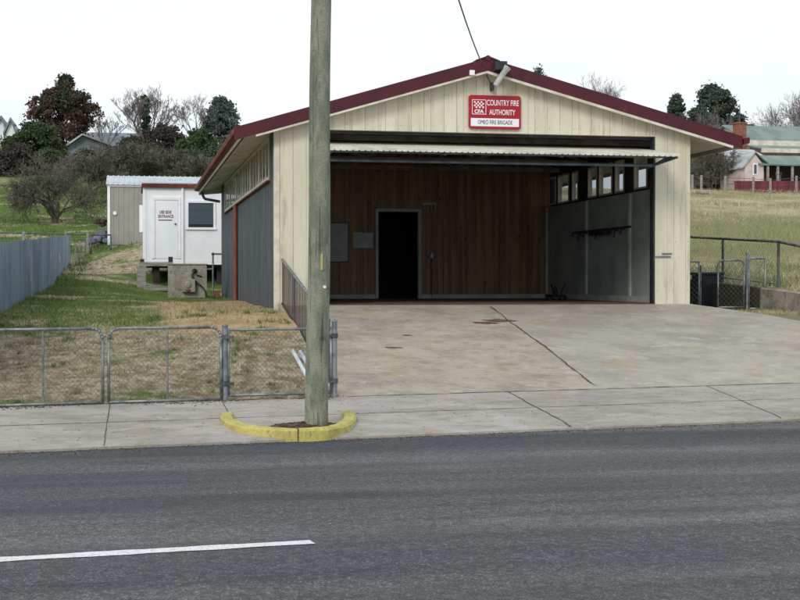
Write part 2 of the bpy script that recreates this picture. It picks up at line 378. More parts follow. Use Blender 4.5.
# ------------------------------------------------------------------ terrain
def zroad(v): return -1.205 + .05 * max(0, 1 - abs((v + 6.2) / 6.2))
def zfoot(v): return -1.17 + .1 * min(max(v, 0), VF) / VF
def zdrive(X, Y):
    y0 = Yv(X, VF)
    t = (Y - y0) / (24 - y0)
    return -1.07 + 1.06 * min(max(t, 0), 1)
ZL = ([24, 30, 37, 42, 47, 51, 60, 85, 110, 150, 200, 400], [-.13, .02, .22, .45, .75, 1.05, 2.75, 6.4, 10.6, 15, 19, 30])
ZC = ([24, 40, 43, 47, 51, 60, 85, 110, 150, 200, 400], [-.08, -.04, .25, 1.0, 1.95, 2.95, 6.6, 10.6, 15, 19, 30])
ZR = ([24, 25.4, 29, 35, 45, 66, 75, 90, 130, 200, 400], [.2, .28, .45, 1.0, 2.35, 5.15, 5.5, 6.2, 8.0, 12, 25])
sm = lambda t: t * t * (3 - 2 * t)
cl = lambda t: min(max(t, 0.), 1.)
def wob(X, Y): return .03 * math.sin(1.7 * X + 2.1 * math.sin(.9 * Y)) * math.sin(1.3 * Y + X) + .15 * math.sin(.21 * X + 1) * math.sin(.17 * Y) * cl((Y - 50) / 30)
def H(X, Y):
    v = vof(X, Y)
    if v < VF:
        if v > -13.5: return -1.34
        return -1.16 + min(.6, (-13.5 - v) * .04)
    y0 = Yv(X, VF)
    if Y < 24:
        t = cl((Y - y0) / (24 - y0))
        zl = -1.08 + .95 * t
        zc = -1.08 + 1.0 * math.sin(t * math.pi / 2) ** 1.0
    else:
        zl = float(np.interp(Y, *ZL)); zc = float(np.interp(Y, *ZC))
    zleft = zl + (zc - zl) * sm(cl((X + 2.2) / 4.2)) + wob(X, Y)
    if X <= 2.5 and Y < 40: return zleft
    # right-hand side
    if Y < 24: zr = -1.08 + 1.28 * cl((Y - y0) / (24 - y0))
    else: zr = float(np.interp(Y, *ZR))
    if X < 12.33:
        zr2 = -.2 if Y > 21.5 else min(-.2, zdrive(X, Y) - .05)
        if Y < 34: zr = zr2 if Y < 30 else zr2 + (zr - zr2) * (Y - 30) / 4
    else: zr = zr + wob(X, Y)
    if 2.5 < X < 10.3 and Y < 24.0: return zdrive(X, Y) - .16
    if 10.3 <= X < 12.33 and Y < 24.3:
        return min(zdrive(X, Y) - .05, -.2)
    if Y <= 40:
        if X < 10.25: return -.1
        return zr
    t = sm(cl((X - 3) / 8))
    return zleft + (zr - zleft) * t
def seg(*a):
    out = []
    for s, e, st in a: out += list(np.arange(s, e, st))
    return out
gx = seg((-160, -40, 12), (-40, -10, 2), (-10, 14, .25), (14, 44, 1), (44, 260, 12)) + [2.49, 2.52, 10.24, 10.27, 12.32, 12.34]
gy = seg((-40, 8, 6), (8, 30, .25), (30, 62, .5), (62, 140, 3), (140, 420, 20)) + [23.98, 24.02]
gx = sorted(gx); gy = sorted(gy)
mb = MB()
vs = [(x, y, H(x, y)) for y in gy for x in gx]; nx = len(gx)
# follow the fence line exactly: verts just behind it stay put
mb.add(vs, [(j * nx + i, j * nx + i + 1, (j + 1) * nx + i + 1, (j + 1) * nx + i) for j in range(len(gy) - 1) for i in range(nx - 1)])
struct(mb.build('ground', ground_m, smooth=True))

# road
mb = MB(); us = list(range(-120, 161, 4)); vv = [-12.6, -9, -6.2, -3, -1, 0.02]
vs = [(*uv(u, v), zroad(v)) for v in vv for u in us]; n = len(us)
mb.add(vs, [(j * n + i, j * n + i + 1, (j + 1) * n + i + 1, (j + 1) * n + i) for j in range(len(vv) - 1) for i in range(n - 1)])
mb.m = 1
def crack(u0, v0, du, dv, n, w):
    pts = [(u0, v0)]
    for i in range(n): pts.append((pts[-1][0] + du + random.gauss(0, abs(dv) * .8 + .02), pts[-1][1] + dv + random.gauss(0, .03)))
    for a, b in zip(pts[:-1], pts[1:]):
        ax_, ay_ = uv(*a); bx_, by_ = uv(*b); dd = Vector((bx_ - ax_, by_ - ay_)).normalized() * w / 2
        mb.add([(ax_ - dd.y, ay_ + dd.x, zroad(a[1]) + .004), (ax_ + dd.y, ay_ - dd.x, zroad(a[1]) + .004), (bx_ + dd.y, by_ - dd.x, zroad(b[1]) + .004), (bx_ - dd.y, by_ + dd.x, zroad(b[1]) + .004)], [(0, 1, 2, 3)])
for c_ in ((-3.4, -1.1, .12, .004, 20, .006), (3.2, -2.6, .10, -.02, 24, .006), (-1.2, -3.9, .02, -.09, 9, .005), (5.2, -.7, .13, -.01, 14, .006)): crack(*c_)
struct(mb.build('road', [road_m, M('tar_crack', (.03, .03, .033), (.045, .045, .048), 9, rough=.8)]))
# worn centre line
def make_line():
    m = bpy.data.materials.new('road_line_paint'); nt, N, L, b = nodes_of(m); p = pos(nt)
    s = noise(nt, p, 60, 3, .7)
    L.new(mix(nt, ramp(nt, s, .52, .66), (.76, .77, .78), (.34, .34, .34)), b.inputs['Base Color']); b.inputs['Roughness'].default_value = .6
    bump(nt, s, .4, .01, b); return m
A = onZ(0, 561, -1.163); B = onZ(312, 543.5, -1.163)
ua, va = uof(A.x, A.y), vof(A.x, A.y); ub, vb = uof(B.x, B.y), vof(B.x, B.y)
line_m = make_line(); mb = MB()
for k in range(0, 2):
    u1 = ub - k * 12.0; u0 = u1 - 3.4 - 1.0
    pts_a, pts_b = [], []
    for i in range(41):
        u = u0 + (u1 - u0) * i / 40; v = vb + (va - vb) * (u - ub) / (ua - ub)
        j = random.uniform(-.012, .012)
        pts_a.append((*uv(u, v - .07 + j), zroad(v - .07) + .004)); pts_b.append((*uv(u, v + .07 - j), zroad(v + .07) + .004))
    mb.add(pts_a + pts_b, [(i, i + 1, 42 + i, 41 + i) for i in range(40)])
struct(mb.build('road_marking', line_m))

# footpath slabs, with a low worn lip to the road
def ribbon(mb, a, b, w, zf, jit=.012, dz=.004, n=24):
    a, b = Vector(a), Vector(b); d = (b - a).normalized(); q = Vector((-d.y, d.x)); L_, R_ = [], []
    off = 0
    for i in range(n + 1):
        off = off * .7 + random.uniform(-jit, jit); ww = w * random.uniform(.45, 1.25) / 2
        p = a + (b - a) * i / n
        l = p + q * (off + ww); r = p + q * (off - ww)
        L_.append((l.x, l.y, zf(l.x, l.y) + dz)); R_.append((r.x, r.y, zf(r.x, r.y) + dz))
    mb.add(L_ + R_, [(i, i + 1, n + 2 + i, n + 1 + i) for i in range(n)])
mb = MB(); vv = [-.0, .12, 1.7, VF]
for u0 in range(-60, 80, 2):
    for v0, v1 in zip(vv[:-1], vv[1:]):
        z0 = zfoot(v0) if v0 > 0 else zfoot(0) - .012; z1 = zfoot(v1)
        mb.add([(*uv(u0, v0), z0), (*uv(u0 + 2, v0), z0), (*uv(u0 + 2, v1), z1), (*uv(u0, v1), z1)], [(0, 1, 2, 3)])
    mb.add([(*uv(u0, 0), -1.35), (*uv(u0 + 2, 0), -1.35), (*uv(u0 + 2, 0), zfoot(0) - .012), (*uv(u0, 0), zfoot(0) - .012)], [(0, 1, 2, 3)])
mb.m = 1
zf = lambda x, y: zfoot(vof(x, y))
for k in range(-6, 12): ribbon(mb, uv(k * 3, 1.7), uv(k * 3 + 3, 1.7), .022, zf, .008)
for X, v0, v1 in ((-4.2, 0, VF), (-2.0, 0, VF), (-.28, 0, VF), (1.08, 1.7, VF), (4.95, 0, VF), (7.98, 0, VF)):
    xx = X - .25 if X == 4.95 else X - .6 if X == 7.98 else X
    ribbon(mb, (xx, Yv(xx, v0 + .03)), (X, Yv(X, v1)), .012 if X < 4 else .024 if X < 6 else .014, zf, .003 if X < 4 else .012)
for u, v, uu, w in ((-3.2, .9, -2.2, 1.25), (-1.4, .6, -1.9, 1.4), (1.9, 2.6, 3.4, 2.3)):
    pass
struct(mb.build('footpath', [path_m, jointm]))
# far footpath behind the camera side of the road
mb = MB(); mb.hexa([(*uv(-120, -14), -1.4), (*uv(160, -14), -1.4), (*uv(160, -12.58), -1.4), (*uv(-120, -12.58), -1.4)],
                   [(*uv(-120, -14), -1.09), (*uv(160, -14), -1.09), (*uv(160, -12.58), -1.09), (*uv(-120, -12.58), -1.09)])
struct(mb.build('far_footpath', path_m))

# driveway ramp
mb = MB(); xs = list(np.arange(2.65, 10.26, .2533)) + [10.6, 11.0, 11.3, 11.7, 12.1, 13, 15, 18, 22]
def ytop(X): return 24.0 if X < 10.28 else float(np.interp(X, [10.28, 10.6, 11.0, 11.3, 11.7, 12.1, 13, 22], [23.95, 23.7, 23.35, 23.1, 22.6, 22.1, 21.9, 22]))
nr = 14; vs = []
for X in xs:
    y0 = Yv(X, VF) + .003; y1 = ytop(X)
    for j in range(nr + 1):
        Y = y0 + (y1 - y0) * j / nr; vs.append((X, Y, zdrive(X, Y) + (.012 * math.sin(2 * X + Y * 1.3) if 0 < j < nr else 0)))
mb.add(vs, [(i * (nr + 1) + j, (i + 1) * (nr + 1) + j, (i + 1) * (nr + 1) + j + 1, i * (nr + 1) + j + 1) for i in range(len(xs) - 1) for j in range(nr)])
# retaining edge on the left and a small lip on the back edge
for a in range(nr):
    p, q = vs[a], vs[a + 1]
    mb.hexa([(p[0] - .14, p[1], p[2] - .6), (p[0], p[1], p[2] - .6), (q[0], q[1], q[2] - .6), (q[0] - .14, q[1], q[2] - .6)],
            [(p[0] - .14, p[1], p[2] + .03), (p[0] - .002, p[1], p[2] + .03), (q[0] - .002, q[1], q[2] + .03), (q[0] - .14, q[1], q[2] + .03)])
for i in range(len(xs) - 1):
    if xs[i] > 10.2:
        a, b = vs[i * (nr + 1) + nr], vs[(i + 1) * (nr + 1) + nr]
        mb.add([a, b, (b[0], b[1], b[2] - .5), (a[0], a[1], a[2] - .5)], [(0, 1, 2, 3)])
mb.m = 1
zd = lambda x, y: zdrive(x, y) + .012 * math.sin(2 * x + y * 1.3) + .004
ribbon(mb, (6.33, 23.8), (6.31, Yv(6.31, VF)), .028, zd, .014, .004, 50)
for k in range(7): ribbon(mb, (2.7 + k * 2.2, Yv(2.7 + k * 2.2, VF)), (4.9 + k * 2.2, Yv(4.9 + k * 2.2, VF)), .03, zf, .012, .008)
mb.m = 2
for cx, cy, rx, ry in ((6.15, 22.6, .34, .14), (5.85, 22.35, .26, .1), (3.9, 20.4, .16, .05), (4.3, 21.4, .1, .04)):
    n = 22; pts = []
    for i in range(n):
        t = 2 * math.pi * i / n; r = random.uniform(.6, 1.1)
        x, y = cx + rx * r * math.cos(t), cy + ry * r * math.sin(t); pts.append((x, y, zd(x, y) + .003))
    mb.add(pts, [tuple(range(n))])
struct(mb.build('driveway', [drive_m, jointm, stainm], smooth=False))

# ------------------------------------------------------------------ fire station
ROOF_A, ROOF_B, ROOF_C = (1.84, 3.09), (6.24, 4.39), (11.14, 3.09)
def rz(X):
    if X < ROOF_B[0]: return ROOF_A[1] + (X - ROOF_A[0]) * (ROOF_B[1] - ROOF_A[1]) / (ROOF_B[0] - ROOF_A[0])
    return ROOF_B[1] - (X - ROOF_B[0]) * (ROOF_B[1] - ROOF_C[1]) / (ROOF_C[0] - ROOF_B[0])
YE = 39.2; YF = 23.72
st = thing('fire_station', 'cream timber fire station with maroon roof edge and raised tilt door', 'fire station', (6.3, 24, 0))
# front gable cladding
mb = MB(); x = 2.54; Wb = [.235, .235, .13, .235, .235, .235, .13]
i = 0; xo0, xo1 = 3.23, 9.53; edges = [2.54]
while edges[-1] < 10.22:
    e = edges[-1] + Wb[i % len(Wb)]; i += 1
    for s_ in (xo0, xo1, ROOF_B[0]):
        if edges[-1] < s_ - .03 and e > s_ - .03: e = s_; break
    edges.append(min(e, 10.22) if e < 10.15 else 10.22)
for a, b in zip(edges[:-1], edges[1:]):
    zb = 3.1 if (a > xo0 - .01 and b < xo1 + .01) else -.03
    g = .004; dy = random.uniform(-.004, .003)
    ta, tb = rz(a) - .11, rz(b) - .11
    mb.hexa([(a + g, 24 + dy, zb), (b - g, 24 + dy, zb), (b - g, 24.05, zb), (a + g, 24.05, zb)], [(a + g, 24 + dy, ta), (b - g, 24 + dy, tb), (b - g, 24.05, tb), (a + g, 24.05, ta)])
mb.prism([(2.545, -.03), (xo0, -.03), (xo0, 3.1), (xo1, 3.1), (xo1, -.03), (10.215, -.03), (10.215, rz(10.2) - .12), (ROOF_B[0], rz(ROOF_B[0]) - .12), (2.545, rz(2.54) - .12)], 'y', 24.012, 24.14)
mb.m = 1
for e in edges[:-1]:
    for zz_ in (.25, 1.15, 2.05, 2.95, 3.2, 3.75):
        if 3.2 < e < 9.5 and zz_ < 3.1: continue
        if zz_ > rz(e + .03) - .3: continue
        mb.box(e + .035, e + .043, 23.992, 23.998, zz_, zz_ + .009)
mb.m = 0
mb.build('front_wall', [cream, rustroof], st)
for xj in (3.232, 9.50): mb = MB(); mb.box(xj, xj + .03, 24.02, 24.2, -.02, 3.097); mb.build('door_jamb', darksteel, st)
mb = MB()
mb.box(3.262, 9.5, 24.12, 24.2, 3.05, 3.097)
mb.build('door_head', darksteel, st)
mb = MB(); mb.box(9.53, 9.83, 23.975, 24.0, .86, .885); mb.box(9.66, 9.85, 23.975, 24.0, .92, .94)
mb.build('door_latch', galv, st)
# side walls
mb = MB()
mb.ribbed((2.5, 24.14), (2.5, YE), -.35, 2.24, .25, .02, side=1)
mb.ribbed((2.5, 24.14), (2.5, 25.2), 2.24, 3.12, .25, .02, side=1); mb.ribbed((2.5, 37.5), (2.5, YE), 2.24, 3.12, .25, .02, side=1)
mb.box(2.515, 2.6, 24.145, YE, -.35, 2.24); mb.box(2.515, 2.6, 24.145, 25.2, 2.242, 3.12); mb.box(2.515, 2.6, 37.5, YE, 2.242, 3.12)
mb.build('left_wall', slate, st)
mb = MB()
mb.box(10.1, 10.2, 24.145, YE, -.3, 2.2); mb.box(10.1, 10.2, 24.145, 24.7, 2.202, 3.2); mb.box(10.1, 10.2, 32.0, YE, 2.202, 3.2)
mb.box(2.6, 10.1, YE - .1, YE, -.3, 3.2)
mb.prism([(2.6, 3.202), (10.1, 3.202), (10.1, rz(10.1) - .13), (ROOF_B[0], rz(ROOF_B[0]) - .13), (2.6, rz(2.6) - .13)], 'y', YE - .1, YE - .01)
mb.build('outer_wall', slate, st)
# left clerestory windows (6 bays) – each a part with frame bars and panes
def clerestory(X0, X1, ya, yb, z0, z1, lights, outer, name='window'):
    f = MB(); f.box(X0, X1, ya, yb, z0, z0 + .07); f.box(X0, X1, ya, yb, z1 - .06, z1)
    f.box(X0, X1, ya, ya + .06, z0 + .07, z1 - .06); f.box(X0, X1, yb - .06, yb, z0 + .07, z1 - .06)
    n = lights; w = (yb - ya - .12) / n
    for k in range(1, n): f.box(X0 + .01, X1 - .01, ya + .06 + k * w - .035, ya + .06 + k * w + .035, z0 + .07, z1 - .06)
    fo = f.build(name, creamtrim, st)
    g = MB(); xm = (X0 + X1) / 2; g.box(xm - .003, xm + .003, ya + .05, yb - .05, z0 + .06, z1 - .05); g.build('pane', glass, fo)
    return fo
nb = 6; L0 = (37.5 - 25.2) / nb
for k in range(nb): clerestory(2.455, 2.50, 25.2 + k * L0 + .003, 25.2 + (k + 1) * L0 - .003, 2.28, 3.08, 3, True)
mb = MB(); mb.box(2.425, 2.6, 25.15, 37.55, 2.25, 2.278); mb.build('window_sill', rustroof, st)
# right-wall windows; the surround's dark colour paints in the shade between them
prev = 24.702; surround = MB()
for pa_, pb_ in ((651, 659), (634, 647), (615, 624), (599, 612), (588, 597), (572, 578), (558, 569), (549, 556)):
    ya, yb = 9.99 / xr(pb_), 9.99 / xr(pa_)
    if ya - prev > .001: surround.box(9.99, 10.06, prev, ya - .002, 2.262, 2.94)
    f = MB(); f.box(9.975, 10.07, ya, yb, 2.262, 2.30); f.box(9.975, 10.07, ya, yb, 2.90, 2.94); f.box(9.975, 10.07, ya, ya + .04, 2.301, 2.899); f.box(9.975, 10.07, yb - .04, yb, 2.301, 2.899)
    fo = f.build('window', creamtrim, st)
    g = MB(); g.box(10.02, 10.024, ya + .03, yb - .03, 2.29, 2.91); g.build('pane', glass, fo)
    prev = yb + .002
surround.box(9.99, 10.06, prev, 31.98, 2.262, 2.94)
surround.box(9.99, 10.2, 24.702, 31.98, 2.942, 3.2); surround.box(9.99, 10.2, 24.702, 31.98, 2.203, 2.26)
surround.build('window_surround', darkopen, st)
# corner boards
mb = MB(); mb.box(2.44, 2.538, 24.0, 24.13, -.3, 3.1); mb.build('corner_board', creamtrim, st)
# inside: panels, studs, back wall
mb = MB(); mb.box(9.9, 9.94, 24.22, 32, -.01, 2.19); mb.build('side_lining', greenpanel, st)
for y in (24.3, 26.25, 28.95, 31.92): mb = MB(); mb.box(9.855, 9.898, y - .045, y + .045, .12, 2.19); mb.build('wall_stud', studm, st)
mb = MB(); mb.box(9.87, 9.898, 24.35, 31.87, 0, .118); mb.build('skirting_board', studm, st); mb = MB(); mb.box(9.86, 10.06, 24.22, 32, 2.192, 2.2)
mb.build('wall_plate', studm, st)
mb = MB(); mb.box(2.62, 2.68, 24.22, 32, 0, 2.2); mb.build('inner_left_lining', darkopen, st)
mb = MB(); x = 2.7
while x < 9.9:
    w = .14; x1 = min(x + w, 9.9)
    if x1 <= 5.68 or x >= 6.75: mb.box(x + .003, x1 - .003, 32, 32.03, .0, 3.3)
    else:
        mb.box(x + .003, x1 - .003, 32, 32.03, 2.1, 3.3)
    x += w
mb.box(2.62, 5.68, 32.032, 32.1, 0, 2.1); mb.box(6.75, 10.05, 32.032, 32.1, 0, 2.1)
mb.prism([(2.62, 2.102), (10.05, 2.102), (10.05, rz(10.05) - .14), (ROOF_B[0], rz(ROOF_B[0]) - .14), (2.62, rz(2.62) - .14)], 'y', 32.035, 32.1)
mb.build('back_wall', wood, st)
mb = MB(); mb.box(5.66, 5.73, 31.95, 32.11, 0, 2.14); mb.box(6.70, 6.77, 31.95, 32.11, 0, 2.14); mb.box(5.73, 6.70, 31.95, 32.11, 2.07, 2.14)
mb.build('inner_door_frame', studm, st)
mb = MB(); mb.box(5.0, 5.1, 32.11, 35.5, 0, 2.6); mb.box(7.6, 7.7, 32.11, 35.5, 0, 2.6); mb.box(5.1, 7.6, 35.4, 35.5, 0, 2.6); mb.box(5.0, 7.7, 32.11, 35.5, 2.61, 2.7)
mb.build('doorway_blackout', blackm, st)  # black partition box added behind the doorway to block light from the rear
mb = MB(); mb.box(2.7, 5.65, 31.955, 31.99, 0, .1); mb.build('skirting_board', studm, st); mb = MB(); mb.box(6.78, 9.85, 31.955, 31.99, 0, .1); mb.build('skirting_board', studm, st)
mb = MB(); mb.box(2.6, 10.05, 24.42, YE - .1, -.3, 0.0); mb.m = 1; mb.box(2.6, 10.05, 24.01, 24.42, -.3, 0.0); mb.build('floor_slab', [floorm, redfloor], st)
# trusses
for y in (24.9, 27.0, 29.2, 31.3):
    t = MB(); t.bar((2.7, y, 3.06), (10.0, y, 3.06), .05, .1)
    zt = lambda X: rz(X) - .2
    t.bar((2.7, y, zt(2.7)), (ROOF_B[0], y, zt(ROOF_B[0])), .05, .1); t.bar((ROOF_B[0], y, zt(ROOF_B[0])), (10, y, zt(10)), .05, .1)
    xs_ = [2.8, 3.9, 5.0, 6.24, 7.4, 8.6, 9.9]
    for k in range(6):
        a, b = xs_[k], xs_[k + 1]
        t.bar((a, y + .03, 3.08 if k % 2 == 0 else zt(a)), (b, y + .03, zt(b) if k % 2 == 0 else 3.08), .04, .06)
    t.build('roof_truss', trussm, st)
# roof
mb = MB()
def slab(mb, xa, xb, t0, t1, y0, y1):
    mb.hexa([(xa, y0, rz(xa) - t1), (xb, y0, rz(xb) - t1), (xb, y1, rz(xb) - t1), (xa, y1, rz(xa) - t1)],
            [(xa, y0, rz(xa) - t0), (xb, y0, rz(xb) - t0), (xb, y1, rz(xb) - t0), (xa, y1, rz(xa) - t0)])
slab(mb, 1.84, 6.24, 0, .03, YF + .03, YE); slab(mb, 6.24, 11.14, 0, .03, YF + .03, YE)
y = YF + .1
while y < YE - .1:
    for xa, xb in ((1.8, 6.22), (6.26, 11.17)):
        mb.hexa([(xa, y, rz(xa) + .001), (xb, y, rz(xb) + .001), (xb, y + .08, rz(xb) + .001), (xa, y + .08, rz(xa) + .001)],
                [(xa, y + .025, rz(xa) + .02), (xb, y + .025, rz(xb) + .02), (xb, y + .055, rz(xb) + .02), (xa, y + .055, rz(xa) + .02)])
    y += .19
rf = mb.build('roof', roofiron, st)
mb = MB(); mb.tube((6.24, YF - .03, 4.405), (6.24, YE, 4.405), .05, .05, 10)
mb.prism([(6.24, 4.45), (6.02, 4.37), (6.02, 4.35), (6.24, 4.42)], 'y', YF - .02, YE); mb.prism([(6.24, 4.45), (6.46, 4.37), (6.46, 4.35), (6.24, 4.42)], 'y', YF - .02, YE)
mb.build('ridge_cap', maroon, rf)
mb = MB()
def sl(xa, xb, t0, t1, y0, y1): slab(mb, xa, xb, t0, t1, y0, y1)
sl(1.95, 2.54, .14, .155, YF + .04, YE); sl(10.22, 11.02, .14, .155, YF + .04, YE)
sl(2.54, 6.24, .09, .105, YF + .04, 23.998); sl(6.24, 10.22, .09, .105, YF + .04, 23.998)
mb.build('soffit', soffitm, st)
for k in range(9):
    mb = MB(); y = YF + .5 + k * (YE - YF - .8) / 8
    mb.hexa([(1.97, y, rz(1.97) - .18), (2.5, y, rz(2.5) - .18), (2.5, y + .06, rz(2.5) - .18), (1.97, y + .06, rz(1.97) - .18)],
            [(1.97, y, rz(1.97) - .157), (2.5, y, rz(2.5) - .157), (2.5, y + .06, rz(2.5) - .157), (1.97, y + .06, rz(1.97) - .157)])
    mb.build('soffit_batten', soffitm, st)
mb = MB(); sl(1.73, ROOF_B[0], -.02, .205, YF - .002, YF + .03); sl(ROOF_B[0], 11.138, -.02, .205, YF - .002, YF + .03)
mb.build('barge_board', maroon, st)
mb = MB(); sl(2.1, ROOF_B[0], .208, .245, YF + .005, YF + .05); sl(ROOF_B[0], 10.95, .208, .255, YF + .005, YF + .05)
mb.build('soffit_edge_strip', creamtrim, st)
for side, xe in (('l', 1.84), ('r', 11.14)):
    s_ = -1 if side == 'l' else 1
    f = MB(); xa, xb = sorted((xe - s_ * .005, xe - s_ * .03)); f.box(xa, xb, YF + .04, YE, 2.9, 3.05); fb = f.build('fascia_board', creamtrim, st)
    g = MB(); prof = [(xe, 3.07), (xe + s_ * .11, 3.09), (xe + s_ * .125, 3.06), (xe + s_ * .115, 2.98), (xe + s_ * .01, 2.96), (xe + s_ * .01, 2.975), (xe + s_ * .10, 2.99), (xe + s_ * .11, 3.05), (xe + s_ * .10, 3.07), (xe, 3.05)]
    g.prism(prof, 'y', YF + (.032 if s_ < 0 else -.03), YE + .05); (None if s_ < 0 else g.prism([(xe, 3.07), (xe + s_ * .11, 3.09), (xe + s_ * .115, 2.98), (xe, 2.96)], 'y', YF - .04, YF - .031))
    g.build('gutter', rustroof if side == 'l' else maroon, st)
mb = MB(); mb.bar((1.84, YE + .02, 2.96), (2.5, YE + .02, 3.02), .04, .2); mb.build('eave_end_board', creamtrim, st)
mb = MB(); mb.tube((1.9, YE - .15, 2.95), (2.0, YE - .1, 2.75), .04, .04, 8); mb.tube((2.0, YE - .1, 2.75), (2.44, YE - .05, 2.68), .04, .04, 8); mb.build('gutter_outlet', galv, st)
P = onY(236, 212, 33.2)
mb = MB(); mb.tube((2.42, 33.0, -.15), (2.42, 33.0, 2.24), .055, .055, 10); mb.build('downpipe', rustpipe, st)
# raised tilt door
RYc, RZf, RYr, RZr = 22.75, 2.645, 24.35, 2.885
mb = MB(); x = 3.24; pitch = .105
def dz_(Y): return RZf + (Y - RYc) * (RZr - RZf) / (RYr - RYc)
while x < 9.5:
    x1 = min(x + pitch, 9.505)
    for (a, b, h) in ((x, x + pitch * .72, .016), (x + pitch * .72, x1, .008)):
        b = min(b, x1)
        mb.hexa([(a, RYc, RZf - .012), (b, RYc, RZf - .012), (b, RYr + 1.1, dz_(RYr + 1.1) - .012), (a, RYr + 1.1, dz_(RYr + 1.1) - .012)],
                [(a, RYc, RZf + h), (b, RYc, RZf + h), (b, RYr + 1.1, dz_(RYr + 1.1) + h), (a, RYr + 1.1, dz_(RYr + 1.1) + h)])
    x += pitch
x = 3.24
while x < 9.5:
    mb.box(x, min(x + pitch * .72, 9.505), RYc - .012, RYc - .001, RZf - .03, RZf + .018)
    mb.box(x + pitch * .72 + .001, min(x + pitch - .001, 9.506), RYc - .008, RYc - .001, RZf - .018, RZf + .008)
    x += pitch
dr = mb.build('tilt_door', creamtrim, st)
mb = MB()
for y in (23.1, 23.7, 24.6): mb.bar((3.26, y, dz_(y) - .05), (9.48, y, dz_(y) - .05), .05, .06)
for x in (3.28, 5.3, 7.4, 9.46): mb.bar((x, 23.0, dz_(23.0) - .07), (x, 25.4, dz_(25.4) - .07), .05, .05)
mb.tube((3.26, 23.95, 2.56), (9.49, 23.95, 2.56), .028, .028, 8)
for x in (3.29, 9.47): mb.bar((x, 22.82, 2.62), (x, 24.3, 2.55), .04, .05); mb.bar((x, 23.95, 2.56), (x, 23.3, dz_(23.3) - .08), .03, .03)
mb.build('door_frame', bluegreysteel, dr)
mb = MB(); mb.box(2.64, 9.9, 24.15, 24.155, 3.098, 3.0981); 
# left-wall inner top infill so light only enters the bay by its opening and windows
# handrail post fixed to corner done below

# items on the back wall
def flat(name, label, cat, x0, x1, z0, z1, y, m, fm, t=.03, extra=None):
    r = thing(name, label, cat, ((x0 + x1) / 2, y, z0))
    b = MB(); b.box(x0 + .02, x1 - .02, y - t * .6, y, z0 + .02, z1 - .02); b.build('board', m, r)
    f = MB(); f.box(x0, x1, y - t, y, z0, z0 + .02); f.box(x0, x1, y - t, y, z1 - .02, z1); f.box(x0, x0 + .02, y - t, y, z0 + .02, z1 - .02); f.box(x1 - .02, x1, y - t, y, z0 + .02, z1 - .02)
    f.build('frame', fm, r); return r
flat('notice_board', 'large pale grey notice board on the wooden back wall beside the pole', 'notice board', 4.25, 5.02, .86, 1.80, 31.998, boardm, darksteel)
flat('wall_poster', 'small pale framed sheet between the large notice board and doorway', 'poster', 5.12, 5.60, 1.2, 1.57, 31.998, boardm, studm)
r = thing('wall_tap', 'small tap and thin pipe on the wooden wall right of the doorway', 'tap', (7.0, 31.95, 0))
mb = MB(); mb.tube((7.02, 31.96, .05), (7.02, 31.96, .98), .012, .012, 6); mb.build('pipe', galvdark, r)
mb = MB(); mb.tube((6.9, 31.93, 1.0), (7.12, 31.93, 1.0), .025, .025, 8); mb.box(6.98, 7.06, 31.9, 31.96, .97, 1.06); mb.tube((7.02, 31.9, 1.06), (7.02, 31.9, 1.12), .04, .04, 8); mb.build('tap_head', galv, r)
r = thing('hook_rail', 'row of small hooks on the back wall above the doorway corner', 'hooks', (6.95, 31.97, 2.1))
mb = MB(); mb.box(6.8, 7.15, 31.97, 31.998, 2.24, 2.3); mb.build('rail', studm, r)
for k in range(4): mb = MB(); mb.tube((6.84 + k * .09, 31.95, 2.25), (6.84 + k * .09, 31.93, 2.12), .01, .01, 6); mb.build('hook', studm, r)
# rack on the right wall
P0 = Vector((9.85, 29.4, 1.45)); r = thing('wall_rack', 'long black tool rack mounted on the grey green side wall', 'rack', P0)
mb = MB(); mb.box(9.82, 9.853, 26.1, 29.7, 1.50, 1.535); mb.build('rail', blackm, r)
for k, y in enumerate(np.linspace(26.4, 29.5, 9)):
    mb = MB(); l = .10 + .06 * math.sin(k * 2.1)
    mb.box(9.74, 9.82, y - .02, y + .02, 1.50 - l * .4, 1.52); mb.tube((9.76, y, 1.50), (9.73, y, 1.47 - l), .018, .018, 6); mb.build('hook', blackm, r)
mb = MB(); mb.box(9.70, 9.82, 27.3, 28.3, 1.40, 1.49); mb.build('hanging_tool', blackm, r)
# small stand-like tool on the floor
P0 = onY(556, 300, 29.0); fx, fy = 9.05, 29.2
fx = xr(556) * fy; r = thing('floor_jack', 'small black jack standing on the floor by the side wall', 'jack', (fx, fy, 0))
mb = MB(); mb.box(fx - .14, fx + .12, fy - .25, fy + .25, .05, .12); mb.tube((fx, fy, .1), (fx, fy + .05, .3), .05, .035, 8); mb.build('frame', blackm, r)
for dx in (-.16, .14):
    for dy in (-.2, .2): mb = MB(); mb.tube((fx + dx, fy + dy, .05), (fx + dx + .035, fy + dy, .05), .05, .05, 10); mb.build('wheel', darksteel, r)
mb = MB(); mb.tube((fx - .08, fy - .1, .1), (fx - .16, fy - .15, .36), .016, .016, 6); mb.build('handle', blackm, r); mb = MB(); mb.tube((fx + .1, fy, .1), (fx + .24, fy + .05, .38), .018, .018, 6); mb.build('handle', blackm, r)

